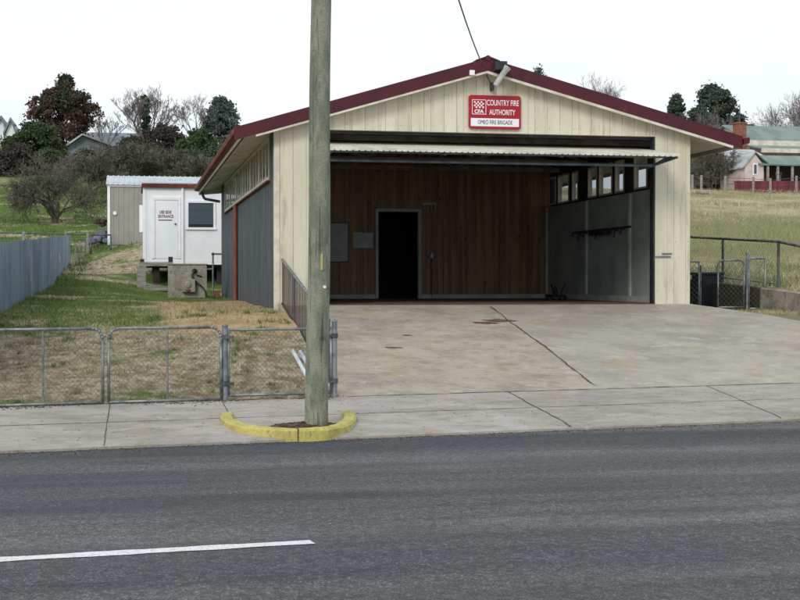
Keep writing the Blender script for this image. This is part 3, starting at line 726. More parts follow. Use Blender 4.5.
# ------------------------------------------------------------------ gable sign
def rrect(x0, x1, z0, z1, r, n=5):
    out = []
    for cx, cz, a0 in ((x1 - r, z0 + r, -90), (x1 - r, z1 - r, 0), (x0 + r, z1 - r, 90), (x0 + r, z0 + r, 180)):
        for k in range(n + 1):
            a = math.radians(a0 + 90 * k / n); out.append((cx + r * math.cos(a), cz + r * math.sin(a)))
    return out
SX0, SX1, SZ0, SZ1 = 5.95, 6.92, 3.17, 3.775
sc = (SX1 - SX0) / 458
def SX(u): return SX0 + (u - 170) * sc
def SZ(w): return SZ1 - (w - 100) * (SZ1 - SZ0) / 285
sg = thing('fire_brigade_sign', 'red sign lettered COUNTRY FIRE AUTHORITY under the roof apex', 'sign', ((SX0 + SX1) / 2, 23.97, SZ0))
mb = MB(); mb.prism(rrect(SX0, SX1, SZ0, SZ1, .045), 'y', 23.945, 23.985); mb.build('sign_board', signred, sg)
mb = MB(); mb.prism(rrect(SX0 + .012, SX1 - .012, SZ0 + .012, SZ1 - .012, .04), 'y', 23.943, 23.9449)
mb.build('sign_face', signred, sg)
mb = MB(); mb.box(SX(186), SX(611), 23.9405, 23.9425, SZ(364), SZ(296)); np_ = mb.build('name_plate', signwhite, sg)
text(np_, 'lettering', 'OMEO FIRE BRIGADE', .105, (SX(400), 23.9395, SZ(331)), signblack, .66, bold=0)
text(sg, 'lettering', 'COUNTRY FIRE', .145, (SX(468), 23.9405, SZ(165)), signwhite, .60, bold=.0015)
text(sg, 'lettering', 'AUTHORITY', .135, (SX(463), 23.9405, SZ(245)), signwhite, .64, bold=.0015)
mb = MB(); a, b, c, d = SX(197), SX(321), SZ(264), SZ(138); w = .010
mb.box(a, b, 23.9405, 23.9425, c, c + w); mb.box(a, b, 23.9405, 23.9425, d - w, d); mb.box(a, a + w, 23.9405, 23.9425, c + w, d - w); mb.box(b - w, b, 23.9405, 23.9425, c + w, d - w)
q = (SX(302) - SX(214)) / 6
for i in range(6):
    for j in range(4):
        if (i + j) % 2 == 0:
            x_, z_ = SX(214) + i * q, SZ(152) - (j + 1) * q
            mb.box(x_ + .0005, x_ + q - .0005, 23.9405, 23.9425, z_ + .0005, z_ + q - .0005)
lg = mb.build('emblem', signwhite, sg)
text(lg, 'lettering', 'CFA', .088, (SX(258), 23.9405, SZ(240)), signwhite, 1.05, bold=.003)
# floodlight at apex
P = onY(499, 68, YF); bx = P.x
r = thing('security_floodlight', 'grey white tubular floodlight on bracket beneath roof apex', 'floodlight', (bx, YF - .05, 4.1))
mb = MB(); mb.box(bx - .11, bx + .11, YF - .14, YF - .004, 4.19, 4.34); mb.build('housing', darksteel, r)
pa = onY(505, 71, YF - .12); pb = onY(495, 86, YF - .12)
mb = MB(); mb.tube(pa, pb, .055, .045, 12); pc = pa + (pa - pb).normalized() * .07; mb.tube(pc, pa, .075, .06, 12); mb.build('lamp_tube', M('pale_grey_lamp_casing', srgb(196, 196, 192), srgb(170, 168, 160), 8, rough=.4), r)
pd = onY(492, 87, 23.93); mb = MB(); mb.box(pd.x - .03, pd.x + .03, 23.9, 23.995, pd.z - .07, pd.z + .07); mb.build('junction_box', darksteel, r)
mb = MB(); pe = onY(486, 76, 23.93); mb.path([Vector((bx - .08, 23.6, 4.2)), pe + Vector((0, -.03, 0)), onY(489, 81, 23.9), pd], .009, 6); mb.build('cable', hosem, r)
P = onY(471.5, 73.5, YF); r = MB(); r.box(P.x - .045, P.x + .045, YF - .055, YF - .004, P.z - .045, P.z + .045)
tag(r.build('junction_box', whitetrim, None, bevel=.006), 'small square white box on the maroon barge board', 'box')
# overhead cable to the street
P = onY(482, 66, YF); P.y -= .03; Q = atd(440, -60, 15.5)
mb = MB(); pts = []
for k in range(13):
    t = k / 12; p = P.lerp(Q, t); p.z -= .18 * 4 * t * (1 - t) * .5; pts.append(p)
mb.path(pts, .011, 5); tag(mb.build('overhead_cable', darksteel), 'thin dark service cable rising from the roof apex into the sky', 'cable')

# ------------------------------------------------------------------ power pole and yellow kerb
PX_, PY_ = 1.955, 14.68
r = thing('power_pole', 'tall round green treated timber pole on the footpath', 'pole', (PX_, PY_, -1.15))
mb = MB(); rings = []; n = 20; zs = np.linspace(-1.3, 8.4, 30); vs = []
for k, z in enumerate(zs):
    t = (z + 1.15) / 4.7; cx = PX_ + .048 * t + .006 * math.sin(z * 2); rr = .128 - .0042 * (z + 1.15)
    for i in range(n):
        a = 2 * math.pi * i / n; q = rr * (1 + .02 * math.sin(3 * a + z)); vs.append((cx + q * math.cos(a), PY_ + q * math.sin(a), z))
fs = [(k * n + i, k * n + (i + 1) % n, (k + 1) * n + (i + 1) % n, (k + 1) * n + i) for k in range(len(zs) - 1) for i in range(n)] + [tuple(range((len(zs) - 1) * n, len(zs) * n))]
mb.add(vs, fs); mb.build('trunk', polewood, r, smooth=True)
p = atd(322.5, 262, 14.6); mb = MB(); mb.box(p.x - .011, p.x + .011, PY_ - .135, PY_ - .112, p.z - .085, p.z + .085); mb.build('tag', yellowtag, r)
p = atd(325.5, 287, 14.6); mb = MB(); mb.tube((p.x, PY_ - .135, p.z), (p.x, PY_ - .1, p.z), .016, .016, 10); mb.build('button', whitetrim, r)
K = [(228, 410.5), (227, 413.5), (231, 418), (247, 423.5), (270, 426), (297, 427), (323, 425.8), (338, 422.8), (346, 418.5), (349, 413.5), (347, 409)]
KP = [onZ(a, b, -1.06) for a, b in K]
def smooth_path(pts, n=4):
    out = []
    for i in range(len(pts) - 1):
        p0, p1, p2, p3 = pts[max(i - 1, 0)], pts[i], pts[i + 1], pts[min(i + 2, len(pts) - 1)]
        for k in range(n):
            t = k / n
            out.append(.5 * ((2 * p1) + (-p0 + p2) * t + (2 * p0 - 5 * p1 + 4 * p2 - p3) * t * t + (-p0 + 3 * p1 - 3 * p2 + p3) * t ** 3))
    return out + [pts[-1]]
KS = smooth_path(KP); ctr = Vector((PX_, PY_, 0))
mb = MB(); vs = []; nk = len(KS)
for i, p in enumerate(KS):
    d = (KS[min(i + 1, nk - 1)] - KS[max(i - 1, 0)]); d.z = 0; d.normalize(); q = Vector((-d.y, d.x, 0))
    if q.dot(ctr - p) < 0: q = -q
    for o, z in ((-.085, -1.24), (-.08, -1.10), (-.06, -1.08), (.035, -1.075), (.055, -1.09), (.06, -1.24)):
        e = random.uniform(-.004, .004)
        vs.append((p.x + q.x * (o + e), p.y + q.y * (o + e), z + e))
mb.add(vs, [(i * 6 + j, (i + 1) * 6 + j, (i + 1) * 6 + j + 1, i * 6 + j + 1) for i in range(nk - 1) for j in range(5)] + [tuple(range(6)), tuple(range(nk * 6 - 1, nk * 6 - 7, -1))])
ij = min(range(nk), key=lambda i: abs(KS[i].x - xr(297) * KS[i].y)); pj = KS[ij]
mb.m = 1; mb.box(pj.x - .006, pj.x + .006, pj.y - .085, pj.y + .062, -1.2, -1.071); mb.m = 0
tag(mb.build('yellow_kerb', [yellow, jointm], smooth=False), 'worn yellow painted concrete kerb curving around the pole base', 'kerb')
mb = MB(); n = len(KS); n = 30; cx, cy = PX_ - .12, PY_ + .02
poly = [(cx + .46 * math.cos(6.283 * i / n) * random.uniform(.85, 1.08), cy + .24 * math.sin(6.283 * i / n) * random.uniform(.85, 1.1), -1.15) for i in range(n)]
mb.add(poly + [(cx, cy, -1.10)], [(i, (i + 1) % n, n) for i in range(n)])
for k in range(260):
    i = random.random(); t = random.random() ** .5; q = poly[random.randrange(n)]; x_, y_ = cx + (q[0] - cx) * t, cy + (q[1] - cy) * t
    s_ = random.uniform(.006, .02); mb.ball((x_, y_, -1.15 + .05 * (1 - t)), s_, 5, 1.4, 1, .6)
struct(mb.build('soil_patch', soil), 'stuff')

# ------------------------------------------------------------------ chain link gates on the street line
def clip(p, d, poly):
    """line p + t d against a convex polygon; returns the t range"""
    t0, t1 = -1e9, 1e9; n = len(poly)
    for i in range(n):
        a, b = poly[i], poly[(i + 1) % n]; ex, ey = b[0] - a[0], b[1] - a[1]; nx_, ny_ = -ey, ex
        den = nx_ * d[0] + ny_ * d[1]; num = nx_ * (a[0] - p[0]) + ny_ * (a[1] - p[1])
        if abs(den) < 1e-9:
            if num > 0: return None
            continue
        t = num / den
        if den > 0: t0 = max(t0, t)
        else: t1 = min(t1, t)
    return (t0, t1) if t1 > t0 else None
def mesh_fill(mb, O, D, w, h, sp, r, ch=.1, zfn=None):
    """diamond wire over a w x h rectangle from O along D, bottom corners square, top corners cut"""
    poly = [(0, 0), (w, 0), (w, h - ch), (w - ch, h), (ch, h), (0, h - ch)]
    k = 0
    for sgn in (1, -1):
        c = -h if sgn > 0 else 0
        while c < (w if sgn > 0 else w + h):
            rng_ = clip((c, 0), (sgn * .7071, .7071), poly)
            if rng_ and rng_[1] - rng_[0] > .02:
                o = .003 * sgn; q = []
                for t in rng_:
                    s, z = c + sgn * .7071 * t, .7071 * t
                    q.append(Vector((O[0] + D[0] * s - D[1] * o, O[1] + D[1] * s + D[0] * o, O[2] + z)))
                mb.tube(q[0], q[1], r, r, 3, False)
            c += sp * 1.414
def frame_path(O, D, w, h, rad, n=5, right=True, left=True):
    pts = [(0, 0)]
    if left:
        pts += [(rad - rad * math.cos(math.radians(90 * k / n)), h - rad + rad * math.sin(math.radians(90 * k / n))) for k in range(n + 1)]
    else: pts += [(0, h)]
    if right: pts += [(w - rad + rad * math.sin(math.radians(90 * k / n)), h - rad + rad * math.cos(math.radians(90 * k / n))) for k in range(n + 1)]
    else: pts += [(w, h)]
    pts += [(w, 0), (0, 0)]
    return [Vector((O[0] + D[0] * a, O[1] + D[1] * a, O[2] + b)) for a, b in pts]
def leaf(name, label, cat, pA, pB, z0, h, mid=True, rad=.13, sp=.044, wr=.0019, tube=.0175, group=None, right=True, left=True, fm=None):
    D = Vector((pB[0] - pA[0], pB[1] - pA[1])); w = D.length; D.normalize(); O = (pA[0], pA[1], z0)
    r = thing(name, label, cat, ((pA[0] + pB[0]) / 2, (pA[1] + pB[1]) / 2, z0), group)
    m = MB(); m.path(frame_path(O, D, w, h, rad, right=right, left=left), tube, 8); m.build('frame', fm or galv, r, smooth=True)
    if mid:
        m = MB(); s = w * mid; m.tube((O[0] + D.x * s, O[1] + D.y * s, z0 + .01), (O[0] + D.x * s, O[1] + D.y * s, z0 + h - .01), tube * .7, None, 8); m.build('stile', fm or galv, r)
    m = MB(); mesh_fill(m, O, (D.x, D.y), w, h, sp, wr, rad * .35 if right or left else .01); m.build('chain_link', wirem, r)
    return r
zg = -1.05
a0, a1 = on_v(-19, VF), on_v(102.5, VF)
leaf('chain_link_gate', 'leftmost wire mesh gate with curved corner beside the footpath', 'gate', a0, a1, zg, .895, .5, group='chain link gates along the footpath')
b0, b1 = on_v(108.5, VF), on_v(221, VF)
leaf('chain_link_gate', 'second wire mesh gate from the left with both top corners curved', 'gate', b0, b1, zg, .895, .515, group='chain link gates along the footpath')
c0, c1 = on_v(228.5, VF), on_v(331, VF)
leaf('mesh_fence_panel', 'square cornered wire mesh panel behind the power pole', 'fence panel', c0, c1, zg + .04, .82, False, rad=.02, right=False, left=False)
def post(x, y, z0, z1, label, r_=.034, cap=True, fm=None, name='fence_post', group=None):
    r = thing(name, label, 'post', (x, y, z0), group)
    m = MB(); m.tube((x, y, z0 - .2), (x, y, z1), r_, r_, 12); m.build('shaft', fm or galv, r, smooth=False)
    if cap: m = MB(); m.ball((x, y, z1), r_ * 1.15, 10, 1, 1, .8); m.build('cap', fm or galv, r, smooth=True)
    return r
pA = on_v(225, VF); p1 = post(*pA, -1.08, -.14, 'galvanised post between second mesh gate and square mesh panel')
m = MB()
for z in (-.28, -.86):
    m = MB(); m.box(pA[0] - .02, pA[0] + .11, pA[1] - .05, pA[1] - .02, z - .02, z + .02); m.tube((pA[0], pA[1], z - .03), (pA[0], pA[1], z + .03), .045, .045, 10)
    m.build('hinge', galvdark, p1)
pB = on_v(334.5, VF); p1 = post(*pB, -1.08, -.10, 'galvanised post right of the power pole at the driveway edge')
m = MB()
for z in (-.28, -.86):
    m = MB(); m.box(pB[0] - .11, pB[0] + .02, pB[1] - .05, pB[1] - .02, z - .02, z + .02); m.tube((pB[0], pB[1], z - .03), (pB[0], pB[1], z + .03), .045, .045, 10)
    m.build('hinge', galvdark, p1)

# handrail down the left side of the ramp
r = thing('ramp_handrail', 'galvanised handrail with rusty bars down the left of the driveway', 'handrail', (2.58, 21.5, -.5))
hx = 2.58
ys = [24.25 - .0, 22.2, 20.2, 18.2]
zr_ = lambda y: .83 + (y - 24.2) * .157
mb = MB(); mb.path([(hx, 24.25, zr_(24.25) - .1), Vector((hx, 24.2, zr_(24.2))), Vector((hx, 18.2, zr_(18.2))), Vector((hx, 18.05, zr_(18.05) - .12))] if False else [Vector((hx, 24.2, zr_(24.2))), Vector((hx, 18.2, zr_(18.2)))], .024, 8); mb.build('top_rail', galv, r, smooth=True)
for y in ys:
    y = min(y, 24.18); m = MB(); m.tube((hx, y, zdrive(2.65, y) - .1), (hx, y, zr_(y)), .022, .022, 8); m.ball((hx, y, zr_(y)), .032, 8); m.build('post', galvdark, r)
mb = MB(); y = 24.1
while y > 18.25:
    mb.bar((hx, y, zdrive(2.65, y) + .05), (hx, y, zr_(y) - .03), .011, .011); y -= .14
mb.bar((hx, 24.15, zdrive(2.65, 24.15) + .06), (hx, 18.22, zdrive(2.65, 18.22) + .06), .03, .03)
mb.build('infill_bars', rustywire, r)
for k, (a, b) in enumerate((((292.5, 350.5), (309, 380)), ((300, 351.5), (314, 376)))):
    p = atd(*a, 17.35 + .1 * k); q = atd(*b, 17.0 + .1 * k)
    m = MB(); m.tube(p, q, .025, .025, 12); dd = (p - q).normalized(); o = m.build('plastic_pipe', pvc, None, smooth=False)
    tag(o, ('outer pale plastic pipe leaning left behind the power pole', 'shorter pale plastic pipe leaning closest to the power pole')[k], 'pipe', 'pale pipes leaning behind the pole')

# ------------------------------------------------------------------ blue steel fence on the left
r = thing('steel_sheet_fence', 'low faded blue steel sheet fence along the left of the yard', 'fence', (-2.25, 36, 0))
ftop = lambda y: float(np.interp(y, [17, 24, 51], [.75, 1.06, 2.1]))
fbot = lambda y: float(np.interp(y, [17, 19, 24, 30, 37, 42, 47, 51], [-1.1, -.95, -.15, .0, .2, .42, .72, .95])) - .1
y = 17.6; k = 0
while y < 51:
    y1 = min(y + 1.55, 51); m = MB(); off = random.uniform(-.02, .02)
    m.ribbed((-2.25 + off, y), (-2.25 + random.uniform(-.015, .015) + off, y1 + .03), fbot(y), ftop(y) + random.uniform(-.02, .02), .31, .014, fbot(y1), ftop(y1) + random.uniform(-.02, .02), side=-1)
    m.build('sheet', bluesteel, r); y = y1; k += 1
mb = MB(); mb.bar((-2.31, 17.6, ftop(17.6) - .12), (-2.31, 24, ftop(24) - .12), .05, .07); mb.bar((-2.31, 24, ftop(24) - .12), (-2.31, 51, ftop(51) - .12), .05, .07)
mb.bar((-2.31, 17.6, fbot(17.6) + .35), (-2.31, 24, fbot(24) + .3), .05, .07); mb.bar((-2.31, 24, fbot(24) + .3), (-2.31, 51, fbot(51) + .3), .05, .07); mb.build('rail', woodgrey, r)
for y in np.arange(18, 51.2, 2.75): m = MB(); m.box(-2.42, -2.34, y, y + .08, fbot(y) - .1, ftop(y) - .02); m.build('post', woodgrey, r)

# wire fence across the yard, far end
r = thing('wire_fence', 'low wire and pipe fence crossing behind the blue steel fence', 'fence', (-3.5, 53, 1))
p0, p1 = atd(-25, 232.5, 52), atd(88, 234.5, 52)
mb = MB(); mb.tube(p0, p1, .03, .03, 6); mb.build('top_rail', galvdark, r)
mb = MB()
for k in range(1, 4): mb.tube(p0 - Vector((0, 0, .22 * k)), p1 - Vector((0, 0, .22 * k)), .008, .008, 4)
mb.build('wire', galvdark, r)
for px in (-5, 24, 66, 88):
    p = atd(px, 231, 52); m = MB(); m.tube((p.x, p.y, H(p.x, p.y) - .2), p, .05, .05, 6); m.build('post', woodgrey, r)
for px, h in ((75, .7), (79, .8), (83, .75)):
    p = atd(px, 240, 50); z = H(p.x, p.y); m = MB(); m.bar((p.x, p.y, z - .1), (p.x + .03, p.y, z + h), .07, .07)
    tag(m.build('timber_stake', woodgrey), {75: 'left brown timber stake beyond the blue fence end', 79: 'middle and tallest brown timber stake beyond the blue fence end', 83: 'right brown timber stake beyond the blue fence end'}[px], 'stake', 'timber stakes')
p0, p1 = atd(91, 235, 51.5), atd(111, 235, 51.5)
z0 = H(p0.x, p0.y)
leaf('pipe_gate', 'small grey pipe gate left of the beige shed', 'gate', (p0.x, p0.y), (p1.x, p1.y), p0.z - .9, .9, False, rad=.03, sp=.3, wr=.006, tube=.03, right=False, left=False, fm=galvdark)
# mound by the gate
p = atd(101, 243, 53.5); z = H(p.x, p.y)
mb = MB()
for i in range(26):
    a = random.uniform(0, 6.28); q = random.random() ** .6
    mb.ball((p.x + q * .55 * math.cos(a), p.y + q * .6 * math.sin(a), z + .12 + .5 * (1 - q) * random.random()), random.uniform(.1, .2), 6, 1.2, 1, .8)
tag(mb.build('rubble_pile', tarp), 'pile of blue grey rubble beside the beige shed', 'rubble')
mb = MB()
for i in range(10): mb.ball((p.x + random.uniform(-.25, .2), p.y - .1 + random.uniform(-.1, .1), z + .85 + random.uniform(-.12, .12)), random.uniform(.08, .15), 6, 1.2, 1, .7)
tag(mb.build('dark_heap', lf_maroon), 'small dark heap lying on top of the rubble pile', 'heap')

# ------------------------------------------------------------------ beige shed
r = thing('garden_shed', 'beige ribbed metal shed with pale roof behind the white hut', 'shed', (1, 53, 1.9))
sL, sR = atd(109, 200, 52).x, 4.6; yS = atd(109, 200, 52).y; zS = 1.8; zt = atd(109, 185, 52).z
mb = MB(); mb.ribbed((sL, yS), (sR, yS), zS, zt, .19, .018, side=-1); mb.ribbed((sL, yS + 4), (sL, yS), zS - .2, zt, .19, .018, side=-1)
mb.box(sL + .03, sR, yS + .03, yS + 4, zS - .3, zt); mb.build('wall', beige, r)
mb = MB(); mb.box(sL - .05, sL + .05, yS - .04, yS + .06, zS, zt + .02); mb.box(sL - .06, sR, yS - .05, yS, zt - .06, zt); mb.build('corner_trim', whitetrim, r)
rz0 = zt + .005; rz1 = zt + .5
mb = MB(); mb.add([(sL - .1, yS - .12, rz0), (sR, yS - .12, rz0), (sR, yS + 2, rz1), (sL - .1, yS + 2, rz1), (sR, yS + 4.1, rz0), (sL - .1, yS + 4.1, rz0)], [(0, 1, 2, 3), (3, 2, 4, 5), (0, 3, 5), (1, 4, 2), (0, 5, 4, 1)])
x = sL - .05
while x < sR: mb.bar((x, yS - .13, rz0 + .012), (x, yS + 2, rz1 + .012), .04, .025); x += .2
mb.build('roof', zinc, r)
p = atd(115, 213, 51.8); mb = MB(); mb.tube((p.x, yS - .08, p.z), (p.x, yS, p.z), .07, .07, 10); mb.build('wall_disc', whitetrim, r)

# ------------------------------------------------------------------ white hut
YH = 43.0
L_ = onY(143.5, 200, YH); zb = onY(180, 262, YH).z; ztp = onY(180, 188, YH).z; hx0 = L_.x; hx1 = 4.6
hut = thing('white_hut', 'white portable hut on stumps with lettered door and dark window', 'hut', (2, YH, zb))
mb = MB(); mb.box(hx0, hx1, YH, YH + 3, zb, ztp); mb.build('wall', white, hut)
mb = MB(); mb.box(hx0 - .05, hx1 + .05, YH - .12, YH + 3.1, ztp + .002, ztp + .12); mb.build('roof_edge', rustroof, hut)
mb = MB(); mb.box(hx0 - .03, hx1 + .03, YH - .08, YH + 3.05, ztp + .122, ztp + .15); mb.build('roof', zinc, hut)
mb = MB(); mb.box(hx0 - .012, hx0 + .08, YH - .02, YH + .08, zb, ztp); mb.box(hx0, hx1, YH - .015, YH - .001, zb - .08, zb + .05); mb.build('corner_trim', whitetrim, hut)
dX0, dX1 = onY(155, 200, YH).x, onY(178, 200, YH).x; dz0, dz1 = onY(166, 258.5, YH).z, onY(166, 200, YH).z
mb = MB(); w = .09
mb.box(dX0 - w, dX0, YH - .035, YH - .001, dz0, dz1 + w); mb.box(dX1, dX1 + w, YH - .035, YH - .001, dz0, dz1 + w); mb.box(dX0, dX1, YH - .035, YH - .001, dz1, dz1 + w)
mb.build('door_frame', whitetrim, hut)
mb = MB(); mb.box(dX0 + .012, dX1 - .012, YH - .016, YH - .002, dz0, dz1 - .012); dob = mb.build('door', white, hut)
mb = MB(); p = onY(175.5, 224, YH); mb.tube((p.x, YH - .06, p.z), (p.x, YH - .017, p.z), .03, .03, 10); mb.build('handle', galvdark, dob)
p = onY(165.5, 212.4, YH); text(dob, 'lettering', 'USE SIDE', .13, (p.x, YH - .0185, p.z), redletter, .72, bold=.005)
p = onY(166, 216.6, YH); text(dob, 'lettering', 'ENTRANCE', .13, (p.x, YH - .0185, p.z), redletter, .70, bold=.005)
p = onY(165.5, 220.2, YH); mb = MB(); mb.box(p.x - .21, p.x + .21, YH - .020, YH - .0165, p.z - .018, p.z + .018); mb.build('underline', redletter, dob)
p = onY(182.7, 225, YH); mb = MB(); mb.tube((p.x, YH - .05, zb - .3), (p.x, YH - .05, ztp), .04, .04, 8); mb.build('downpipe', whitetrim, hut)
wX0, wX1 = onY(188.5, 200, YH).x, onY(213.5, 200, YH).x; wz0, wz1 = onY(200, 227.5, YH).z, onY(200, 203, YH).z
mb = MB(); w = .07
mb.box(wX0 - w, wX0, YH - .04, YH - .001, wz0 - w, wz1 + w); mb.box(wX1, wX1 + w, YH - .04, YH - .001, wz0 - w, wz1 + w); mb.box(wX0, wX1, YH - .04, YH - .001, wz1, wz1 + w); mb.box(wX0 - w * 1.3, wX1 + w * 1.3, YH - .06, YH - .041, wz0 - w, wz0 - .01); mb.box(wX0, wX1, YH - .04, YH - .001, wz0 - w, wz0)
wf = mb.build('window', whitetrim, hut)
mb = MB(); mb.box(wX0, wX1, YH - .012, YH - .002, wz0 + .1, wz1); mb.build('pane', screenm, wf)
mb = MB(); mb.box(wX0, wX1, YH - .010, YH - .002, wz0, wz0 + .1); mb.build('vent_gap', blackm, wf)
p = onY(142, 205, YH); q = onY(142, 232, YH); mb = MB(); mb.box(hx0 - .12, hx0 - .013, YH + .1, YH + .8, q.z, p.z); mb.build('meter_box', whitetrim, hut)
mb = MB(); mb.box(hx0 + .1, hx1, YH + .15, YH + 2.9, zb - .16, zb - .001); mb.build('floor_beam', darksteel, hut)
for x in (hx0 + .3, 1.4, 2.6, 4.1):
    for yy in (YH + .3, YH + 2.6): m = MB(); m.box(x, x + .2, yy, yy + .2, H(x, yy) - .3, zb - .16); m.build('stump', darkopen, hut)
# timber steps
YS = 41.2
a, b = onY(139, 262, YS), onY(173, 262, YS); zt_ = a.z
r = thing('timber_steps', 'weathered grey timber landing and step below the hut door', 'steps', ((a.x + b.x) / 2, YS, .1))
mb = MB()
for k in range(6): y0 = YS + k * .2; mb.box(a.x, b.x, y0 + .004, y0 + .196, zt_ - .05, zt_)
mb.box(a.x, b.x, YS - .03, YS + .001, zt_ - .12, zt_ - .02); mb.build('landing', woodgrey, r)
zl_ = onY(150, 286, YS - .3).z
mb = MB()
for k in range(3): mb.box(a.x + .12, b.x, YS - .42 + k * .13, YS - .30 + k * .13, zl_ - .04, zl_)
mb.box(a.x + .12, b.x, YS - .44, YS - .422, zl_ - .14, zl_ - .01); mb.build('step', woodgrey, r)
for i, x in enumerate((a.x + .06, b.x - .06)):
    for yy in (YS + .03, YS + 1.1):
        m = MB(); m.box(x - .05, x + .05, yy, yy + .1, H(x, yy) - .1, zt_ - .051); m.build('leg', woodgrey, r)
mb = MB(); mb.box(a.x - .06, a.x + .2, YS - .05, YS - .031, .05, zt_ - .13); mb.build('side_board', woodgrey, r)
mb = MB(); mb.box(b.x - .13, b.x + .0, YS + .1, YS + .22, zt_ + .001, zt_ + .16); mb.build('foot_scraper', darksteel, r)
mb = MB(); mb.box(a.x + .04, a.x + .16, YS + .6, YS + .72, zt_ + .001, zt_ + .1); mb.build('bracket', darksteel, r)

# concrete block with meter and hose
YB = 36.0
a, b = onY(168.5, 303, YB), onY(207, 265, YB)
r = thing('concrete_block', 'square weathered concrete block with meter box and hanging hose', 'concrete block', ((a.x + b.x) / 2, YB, a.z))
mb = MB(); mb.prism(rrect(a.x, b.x, a.z - .03, b.z, .05, 3), 'y', YB, YB + .55); mb.box(a.x - .02, b.x + .02, YB - .02, YB + .57, b.z + .001, b.z + .035); mb.build('body', oldconc, r, bevel=.01)
p, q = onY(182, 292, YB), onY(195, 279, YB)
mb = MB(); mb.box(p.x, q.x, YB - .16, YB - .001, p.z, q.z); mb.ball(((p.x + q.x) / 2 - .02, YB - .16, (p.z + q.z) / 2 + .02), .10, 10, 1, .4, 1); mb.build('meter', rendered, r, bevel=.015)
p = onY(188, 290, YB); mb = MB(); mb.ball((p.x, YB - .17, p.z), .05, 8, 1.4, .5, .7); mb.build('valve', rustpipe, r)
mb = MB(); pts = [onY(x_, y_, YB - .06) for x_, y_ in ((194, 271), (192, 276), (195, 281), (201, 286), (205, 291), (206, 297), (204, 303))]
mb.path(smooth_path(pts, 3), .022, 8); mb.build('hose', hosem, r, smooth=True)
p = onY(194.5, 271, YB - .03); mb = MB(); mb.ball(p, .07, 8, 1, .5, 1); mb.bar(p + Vector((.05, 0, -.1)), p + Vector((.18, 0, -.14)), .03, .03); mb.build('hose_coupling', blackm, r)
for px in (172, 203): p = onY(px, 303, YB - .05); m = MB(); m.ball((p.x, YB - .04, p.z + .02), .06, 7, 1.2, 1, .8); m.build('foot', darkopen, r)
# water pipe stand
p = onY(213, 297, 38.5)
r = thing('standpipe', 'thin grey water pipe stand beside the station wall', 'pipe', (p.x, 38.5, -.1))
tp = onY(213, 254, 38.5); mb = MB(); mb.path([Vector((tp.x, 38.5, -.2)), tp, Vector((2.5, 38.5, tp.z))], .025, 8); mb.build('pipe', galv, r)
mb = MB(); mb.ball((tp.x, 38.5, tp.z), .045, 8); mb.build('elbow', galvdark, r)
mb = MB(); mb.box(tp.x + .02, tp.x + .2, 38.4, 38.6, -.15, .14); mb.build('stone_base', brick, r)

# ------------------------------------------------------------------ right side: wall, rails, gates
shadedblock = M('shaded_concrete_block', srgb(82, 82, 70), srgb(60, 64, 52), 3, rough=.95, c3=srgb(100, 96, 82), s3=6, lo3=.56, hi3=.72, fine=.2, fs=30, bs=.5)  # wall concrete darkened to paint in the shade behind the side gates
r = thing('retaining_wall', 'low pale concrete block retaining wall right of the driveway', 'wall', (12.35, 24, -.2))
def wtop(y): return float(np.interp(y, [18, 21, 23.1, 25.4, 29, 31], [-.55, -.05, .16, .29, .46, .5]))
y = 18.4
while y < 30.9:
    y1 = min(y + 1.15, 31); m = MB()
    m.hexa([(12.25, y + .008, -.9), (12.45, y + .008, -.9), (12.45, y1 - .008, -.9), (12.25, y1 - .008, -.9)], [(12.25, y + .008, wtop(y)), (12.45, y + .008, wtop(y)), (12.45, y1 - .008, wtop(y1)), (12.25, y1 - .008, wtop(y1))])
    m.build('block', rendered if y < 25.2 else shadedblock, r, bevel=.012); y = y1
mb = MB(); mb.box(10.25, 12.245, 30.8, 30.95, -.6, .5); mb.build('end_wall', shadedblock, r)
# handrail on the bank
r = thing('bank_handrail', 'long dark pipe handrail along the top of the retaining wall', 'handrail', (12.6, 25, .3))
hz = lambda y: float(np.interp(y, [18, 24.1, 25.1, 29.3, 33], [.3, 1.07, 1.2, 1.42, 1.75]))
mb = MB(); mb.path([Vector((12.55, y_, hz(y_))) for y_ in (18, 21, 24.1, 25.1, 27.3, 29.3, 33)], .028, 8); mb.build('top_rail', galvdark, r, smooth=True)
mb = MB(); mb.path([Vector((12.55, y_, hz(y_) - .84)) for y_ in (25.1, 27.3, 29.3, 33)], .014, 8); mb.build('lower_rail', galv, r)
for y_ in (19, 22, 25.1, 27.7, 30.5): m = MB(); m.tube((12.55, y_, H(12.55, y_) - .2), (12.55, y_, hz(y_)), .03, .03, 8); m.build('post', galvdark, r)
mb = MB(); sp = .075; y_ = 25.1
O = (12.55, 25.1, .33); mesh_fill(mb, O, (0, 1), 7.9, .85, .09, .002, .01); mb.build('chain_link', wirem, r)
# gates between the station and the retaining wall
Yg = 25.3
def gx_(px): return xr(px) * Yg
leaf('side_gate', 'short wire gate against the station wall on the right side', 'gate', (10.24, Yg), (gx_(699), Yg), -.13, .93, False, rad=.03, sp=.07, wr=.0022, tube=.018, right=False, left=False, group='gates right of the station')
leaf('side_gate', 'wider wire gate with curved corners right of the dark bin', 'gate', (gx_(718), Yg), (gx_(744), Yg), -.1, .93, False, rad=.1, sp=.07, wr=.0022, tube=.018, group='gates right of the station')
leaf('side_gate', 'narrow square wire panel beside the retaining wall end', 'gate', (gx_(749), Yg), (gx_(765), Yg), -.13, 1.0, False, rad=.03, sp=.07, wr=.0022, tube=.022, right=False, left=False, group='gates right of the station')
post(gx_(700.5), Yg, -.2, .72, 'slim grey post left of the dark bin by the station', .022, fm=galvdark)
post(gx_(746.5), Yg - .03, -.2, .97, 'grey post between the curved gate and narrow wire panel', .028)
xb_, yb_ = xr(712) * 27.6, 27.6
